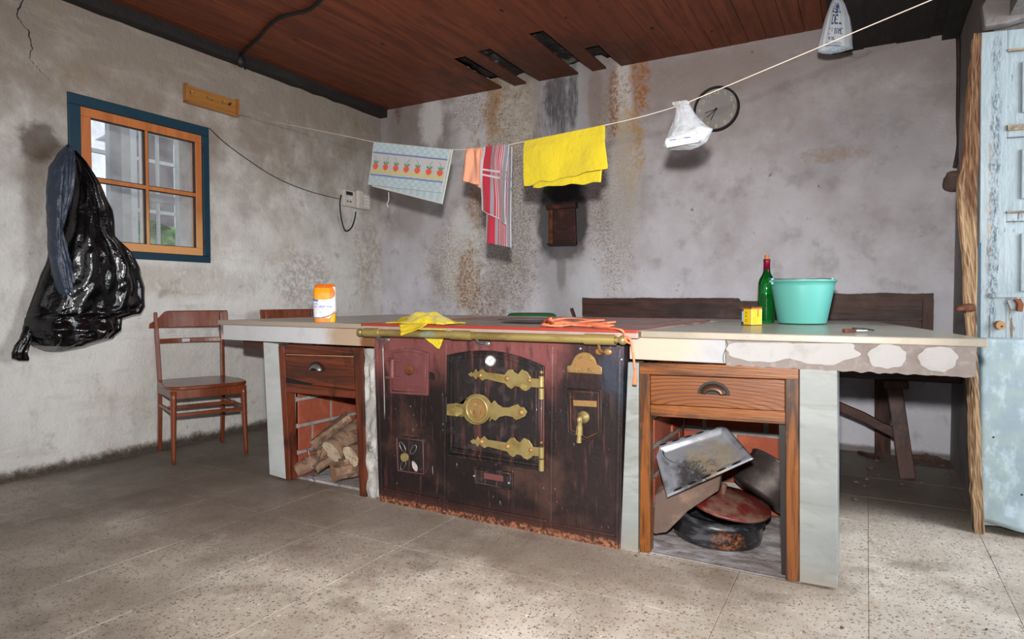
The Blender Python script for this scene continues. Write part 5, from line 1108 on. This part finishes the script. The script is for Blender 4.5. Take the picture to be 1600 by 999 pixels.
def straw(u, v):
    W = (.93, .92, .88)
    base_ = L3('#a4b9c2') if (int(u*22)+int(v*13)) % 2 else L3('#b4c3c8')
    if u < .012 or u > .985 or v > .985 or v < .01: return L3('#c3c4be')
    if .245 < v < .72: base_ = L3('#b9b6b8')
    if .60 < v < .71: base_ = L3('#c3b985')
    for v0 in (.24, .755):
        t = v-v0; s_ = .012*math.sin(u*2*pi*26)
        if abs(t-s_) < .008 or abs(t+s_) < .008: return L3('#4a5f9c')
    k_ = u*7; i = int(k_); x = (k_-i-.5)/7; cx = 0; cy = .555
    du = x/.038; dv = (v-cy)/.075
    if du*du*(1+.5*max(0, dv))+dv*dv < 1:
        return L3('#d8402f') if ((int(u*300)+int(v*170)) % 5) else L3('#e98a5c')
    for a_ in (-1, 0, 1):
        if abs(x-a_*.018-(.46-v)*a_*.25) < .006 and .42 < v < .49: return L3('#2f8d5c')
    if abs(v-.475+abs(x)*.6) < .014 and abs(x) < .035: return L3('#2f8d5c')
    s2 = 1 if i % 2 else -1
    if abs(x-s2*(.45-v)*(.45-v)*1.6) < .004 and .31 < v < .45: return L3('#4f9c6c')
    return base_
tw1 = hang('strawberry_towel', [(585.5, 222), (706, 234), (692, 302), (577, 289)], straw, 'pale blue tea towel with a row of red strawberries', nu=220, nv=120, amp=.008, fr=2, seed=1, back=[(689, 319), (579, 291)])
obj('loose_thread', MB().tube([onL(607, 300), onL(607.5, 312), onL(605, 318), onL(606.5, 324)], .002, 6), m_line, tw1)
hang('peach_cloth', [(730, 232), (752, 231.5), (750, 290), (725, 283)], None, 'small folded peach cloth between strawberry towel and striped towel', m=m_peach, nu=30, nv=40, amp=.02, fr=3, seed=4, back=[(748, 294), (734, 284)])
def stripe(u, v):
    Wt, Rd, Gy = L3('#b5b1b6'), L3('#a81e33'), L3('#86848c')
    uu = u-.22*v*(1 if u > .3 else 0)*0
    if abs(v-.36) < .016 or abs(v-.44) < .016: return L3('#bab7bc') if u < .75 else Gy
    if u < .03 or u > .975 or v > .985: return Wt
    if u < .36: return Rd if .08 < u else Wt
    if u < .46: return Gy
    if u < .84:
        k_ = (u-.46)/.38*6; return Rd if k_-int(k_) < .55 else Wt
    return Gy
def stripe2(u, v): return stripe((u*1.0), (v*.8+.1) % 1)
st1 = hang('striped_towel', [(757, 230), (797, 225.5), (795, 352), (755, 329)], stripe, 'red and grey striped tea towel hanging longest on the line', nu=90, nv=150, amp=.03, fr=2.5, seed=2, back=None)
c4 = [onL(760, 240, -.012), onL(798, 228, -.012), onL(797, 387, -.012), onL(757, 379, -.012)]
mb = MB(); mb.grid(lambda u, v: c4[0].lerp(c4[1], u).lerp(c4[3].lerp(c4[2], u), v)-LN*(.01+.02*noise.noise(V((u*3, v, 7)))), 80, 140, col=stripe2); obj('rear_fall', mb, m_cloth, st1, solid=.004)
ye = hang('yellow_cloth', [(820, 221), (944, 196), (952, 264), (820, 291)], None, 'large bright yellow cleaning cloth hanging highest on the line', m=m_yell, nu=80, nv=60, amp=.02, fr=3, seed=9, back=[(936, 284), (831, 293)], edge=.012)

# knotted white carrier bag
def loft(rows, conv, bulge, seed, nu=48, sub=5, fold=.01, fr=5, paint=None, back=.25, crum=0):
    rs = []
    for a_, b_ in zip(rows, rows[1:]):
        for k_ in range(sub): t = k_/sub; rs.append([a_[i]*(1-t)+b_[i]*t for i in range(len(a_))])
    rs.append(list(rows[-1])); n = len(rs)-1
    def f(u, v):
        r_ = rs[min(int(round(v*n)), n)]; y, xl, xr = r_[:3]; bf = r_[3] if len(r_) > 3 else 1
        a_ = 2*pi*u; t = .5-.5*math.cos(a_); s_ = math.sin(a_)
        x = xl+(xr-xl)*t; dep = bulge*bf*(s_ if s_ > 0 else s_*back)
        nz = fold*noise.noise(V((t*fr+seed, v*fr*.35, seed+(0 if s_ > 0 else 7))))+fold*.5*noise.noise(V((t*fr*3, v*fr*.8, seed)))
        nz += crum*abs(noise.noise(V((t*8+seed, v*11, seed*2))))
        return conv(x, y, dep+nz*bf)
    mb = MB(); mb.grid(f, nu, n, col=paint); return mb
b1 = root('carrier_bag', tuple(onL(1078, 232)), 'translucent white carrier bag tied to the line beside the clock', 'bag')
cv = lambda x, y, d: onL(x, y)+LN*d
def bagp(u, v): return L3('#d9dde2')
mb = loft([(160, 1055, 1075, .3), (166, 1057, 1079, .4), (180, 1056, 1088, .6), (196, 1051, 1104, .8), (202, 1048, 1114, .8), (212, 1044, 1109, 1), (222, 1039, 1104, 1), (230, 1037, 1092, .9), (234, 1048, 1080, .3)], cv, .07, 3, fold=.014, fr=6, paint=bagp)
obj('bag_film', mb, plasticbag('white_film', '#d9dde2', .42, .22), b1)
mb = MB(); mb.sph(onL(1069, 163), .022, 12, 0, (1, .8, .8)).tube([onL(1069, 163), onL(1054, 163), onL(1053, 160)], .008, 8); obj('bag_knot', mb, m_patch, b1)
def parc(u, v):
    if abs(v-.5-(u-.5)*.25) < .045 and (.15 < u < .36 or .62 < u < .82): return L3('#2c6ea8')
    if intext('VIENNA'[:4], u, v+(u-.5)*.3, .34, .66, .42, .58): return L3('#e58c7a')
    return L3('#e3e5e8')
pq = [onL(1041, 216, .085), onL(1087, 201, .085), onL(1092, 222, .085), onL(1042, 231, .085)]
mb = MB(); mb.grid(lambda u, v: pq[0].lerp(pq[1], u).lerp(pq[3].lerp(pq[2], u), v)+LN*(.012*math.sin(pi*v)), 60, 36, col=parc)
mb.grid(lambda u, v: pq[0].lerp(pq[1], u).lerp(pq[3].lerp(pq[2], u), v)-LN*(.05*math.sin(pi*v)), 12, 12, flip=True, col=lambda u, v: L3('#e3e5e8'))
obj('paper_parcel', mb, m_print, b1)
# printed bag near the ceiling
b2 = root('carrier_bag', tuple(onY(1300, 40, 3.8)), 'white bag with blue printing hanging from the ceiling timber', 'bag')
cv2 = lambda x, y, d: onY(x, y, 3.8)-V((0, d, 0))
def bagc(u, v):
    t = .5-.5*math.cos(2*pi*u); s_ = math.sin(2*pi*u)
    if s_ > 0:
        if .30 < t < .66 and .30 < v < .36 and intext('PAN', v, t, .3, .36, .3, .66): return L3('#2d3c66')
        if intext('PAN', t, v, .34, .60, .26, .33) or intext('DEL', t, v, .32, .66, .37, .46) or intext('CAMINO', t, v, .26, .72, .50, .57) or intext('TEL', t, v, .3, .5, .61, .65): return L3('#35456e')
        if .25 < t < .68 and (abs(v-.70) < .008 or abs(v-.73) < .006 or abs(v-.76) < .008): return L3('#3f4f78')
        if v > .80 and t > .4 and (int(t*20)+int(v*40)) % 3 == 0: return L3('#9db3c8')
    return L3('#c3c8cf') if v < .8 else L3('#cdd8e2')
mb = loft([(-8, 1302, 1311, .3), (-1, 1301, 1316, .5), (8, 1297, 1321, .7), (30, 1289, 1329, .9), (50, 1283, 1332, 1), (66, 1279, 1332, 1), (76, 1277, 1333, .9), (82, 1278, 1312, .5), (84, 1286, 1300, .2)], cv2, .06, 5, nu=110, sub=14, fold=.008, fr=5, paint=bagc)
obj('bag_body', mb, m_print, b2)
obj('bag_string', MB().tube([onY(1307, 5, 3.8), onY(1306, -12, 3.8)], .003, 6), m_line, b2)
# black bin bag on the left wall
gb = root('bin_bag', tuple(onX(110, 540, XL)), 'large shiny black bin bag hanging by the window frame', 'bag')
cv3 = lambda x, y, d: onX(x, y, XL+.10)+V((d, 0, 0))
mb = loft([(236, 104, 116, .2), (255, 103, 128, .5), (290, 100, 150, .7), (330, 92, 166, .8), (370, 82, 172, .9), (395, 74, 196, 1), (420, 66, 212, 1), (450, 56, 221, 1), (478, 47, 222, 1), (490, 43, 214, 1), (497, 40, 182, 1.1), (515, 36, 180, 1.2), (528, 40, 168, 1.1), (540, 50, 130, .8), (548, 70, 95, .3)], cv3, .17, 11, nu=120, sub=9, fold=.07, fr=2.6, back=.1, crum=.03)
obj('bag_body', mb, m_bagk, gb)
mb = loft([(510, 38, 60, .5), (530, 30, 52, .6), (540, 22, 46, .6), (552, 18, 42, .6), (560, 18, 45, .5), (564, 28, 44, .3)], lambda x, y, d: onX(x, y, XL+.12)+V((d, 0, 0)), .04, 2, nu=30, fold=.02); obj('bag_tail', mb, m_bagk, gb)
mb = loft([(229, 100, 112, .4), (240, 90, 114, .7), (262, 77, 114, 1), (300, 74, 110, 1), (335, 74, 102, 1), (358, 76, 95, 1), (385, 75, 102, 1), (420, 80, 112, 1), (450, 88, 117, 1), (464, 92, 117, .8), (466, 96, 114, .3)], lambda x, y, d: onX(x, y, XL+.20)+V((d, 0, 0)), .045, 6, nu=60, sub=8, fold=.03, fr=2.5, crum=.02); obj('bag_flap', mb, m_bagb, gb)
obj('hook', MB().tube([onX(104, 228, XL), onX(106, 230, XL+.2), onX(107, 226, XL+.25)], .006, 8), m_dark, gb)

# ================================================================== DEBRIS
for i in range(46):
    x, y = (R.uniform(1335, 1510), R.uniform(712, 790)) if i < 22 else (R.uniform(1250, 1590), R.uniform(790, 985)) if i < 32 else (R.uniform(600, 1240), R.uniform(800, 960))
    p = onZ(x, y, .003)
    if p.y > 4.4 or p.x > .4: continue
    if i == 0: deb = obj('plaster_crumb', MB().sph((0, 0, .004), .008, 6, 0, (1.3, .9, .5)), m_stone, cat='rubble', label='small crumb of plaster lying loose on the floor tiles', group='crumbs scattered on the floor'); o = deb
    else: o = linkcopy(deb)
    o.location = (p.x, p.y, 0.0015); o.rotation_euler = (0, 0, R.uniform(0, 6)); k_ = R.uniform(.4, 1.4)*(1.5 if i < 22 else .5); o.scale = (k_, k_, k_)
mb = MB(); mb.grid(lambda u, v: V((.20+.26*u, 4.34+.22*v, .001+.07*v*(.35+.3*noise.noise(V((u*9, v*7, 0))))*math.sin(pi*min(1, u*1.05)))), 24, 16, sm=False)
obj('rubble_heap', mb, m_stone, label='low heap of crumbled plaster in the back right corner', cat='rubble', kind='stuff')
mb = MB(); mb.bar(onZ(1342, 707, .01), onZ(1372, 716, .01), .03, .02); obj('wood_scrap', mb, m_bench[0], bevel=.003, label='dark scrap of wood at the foot of the bench leg', cat='wood scrap')
mb = MB(); mb.tube([onY(1325, 84, YB-.01), onY(1336, 88, YB-.03), onY(1350, 86, YB-.02), onY(1360, 80, YB-.01)], .005, 8); obj('torn_plaster', mb, m_patch, wb_)
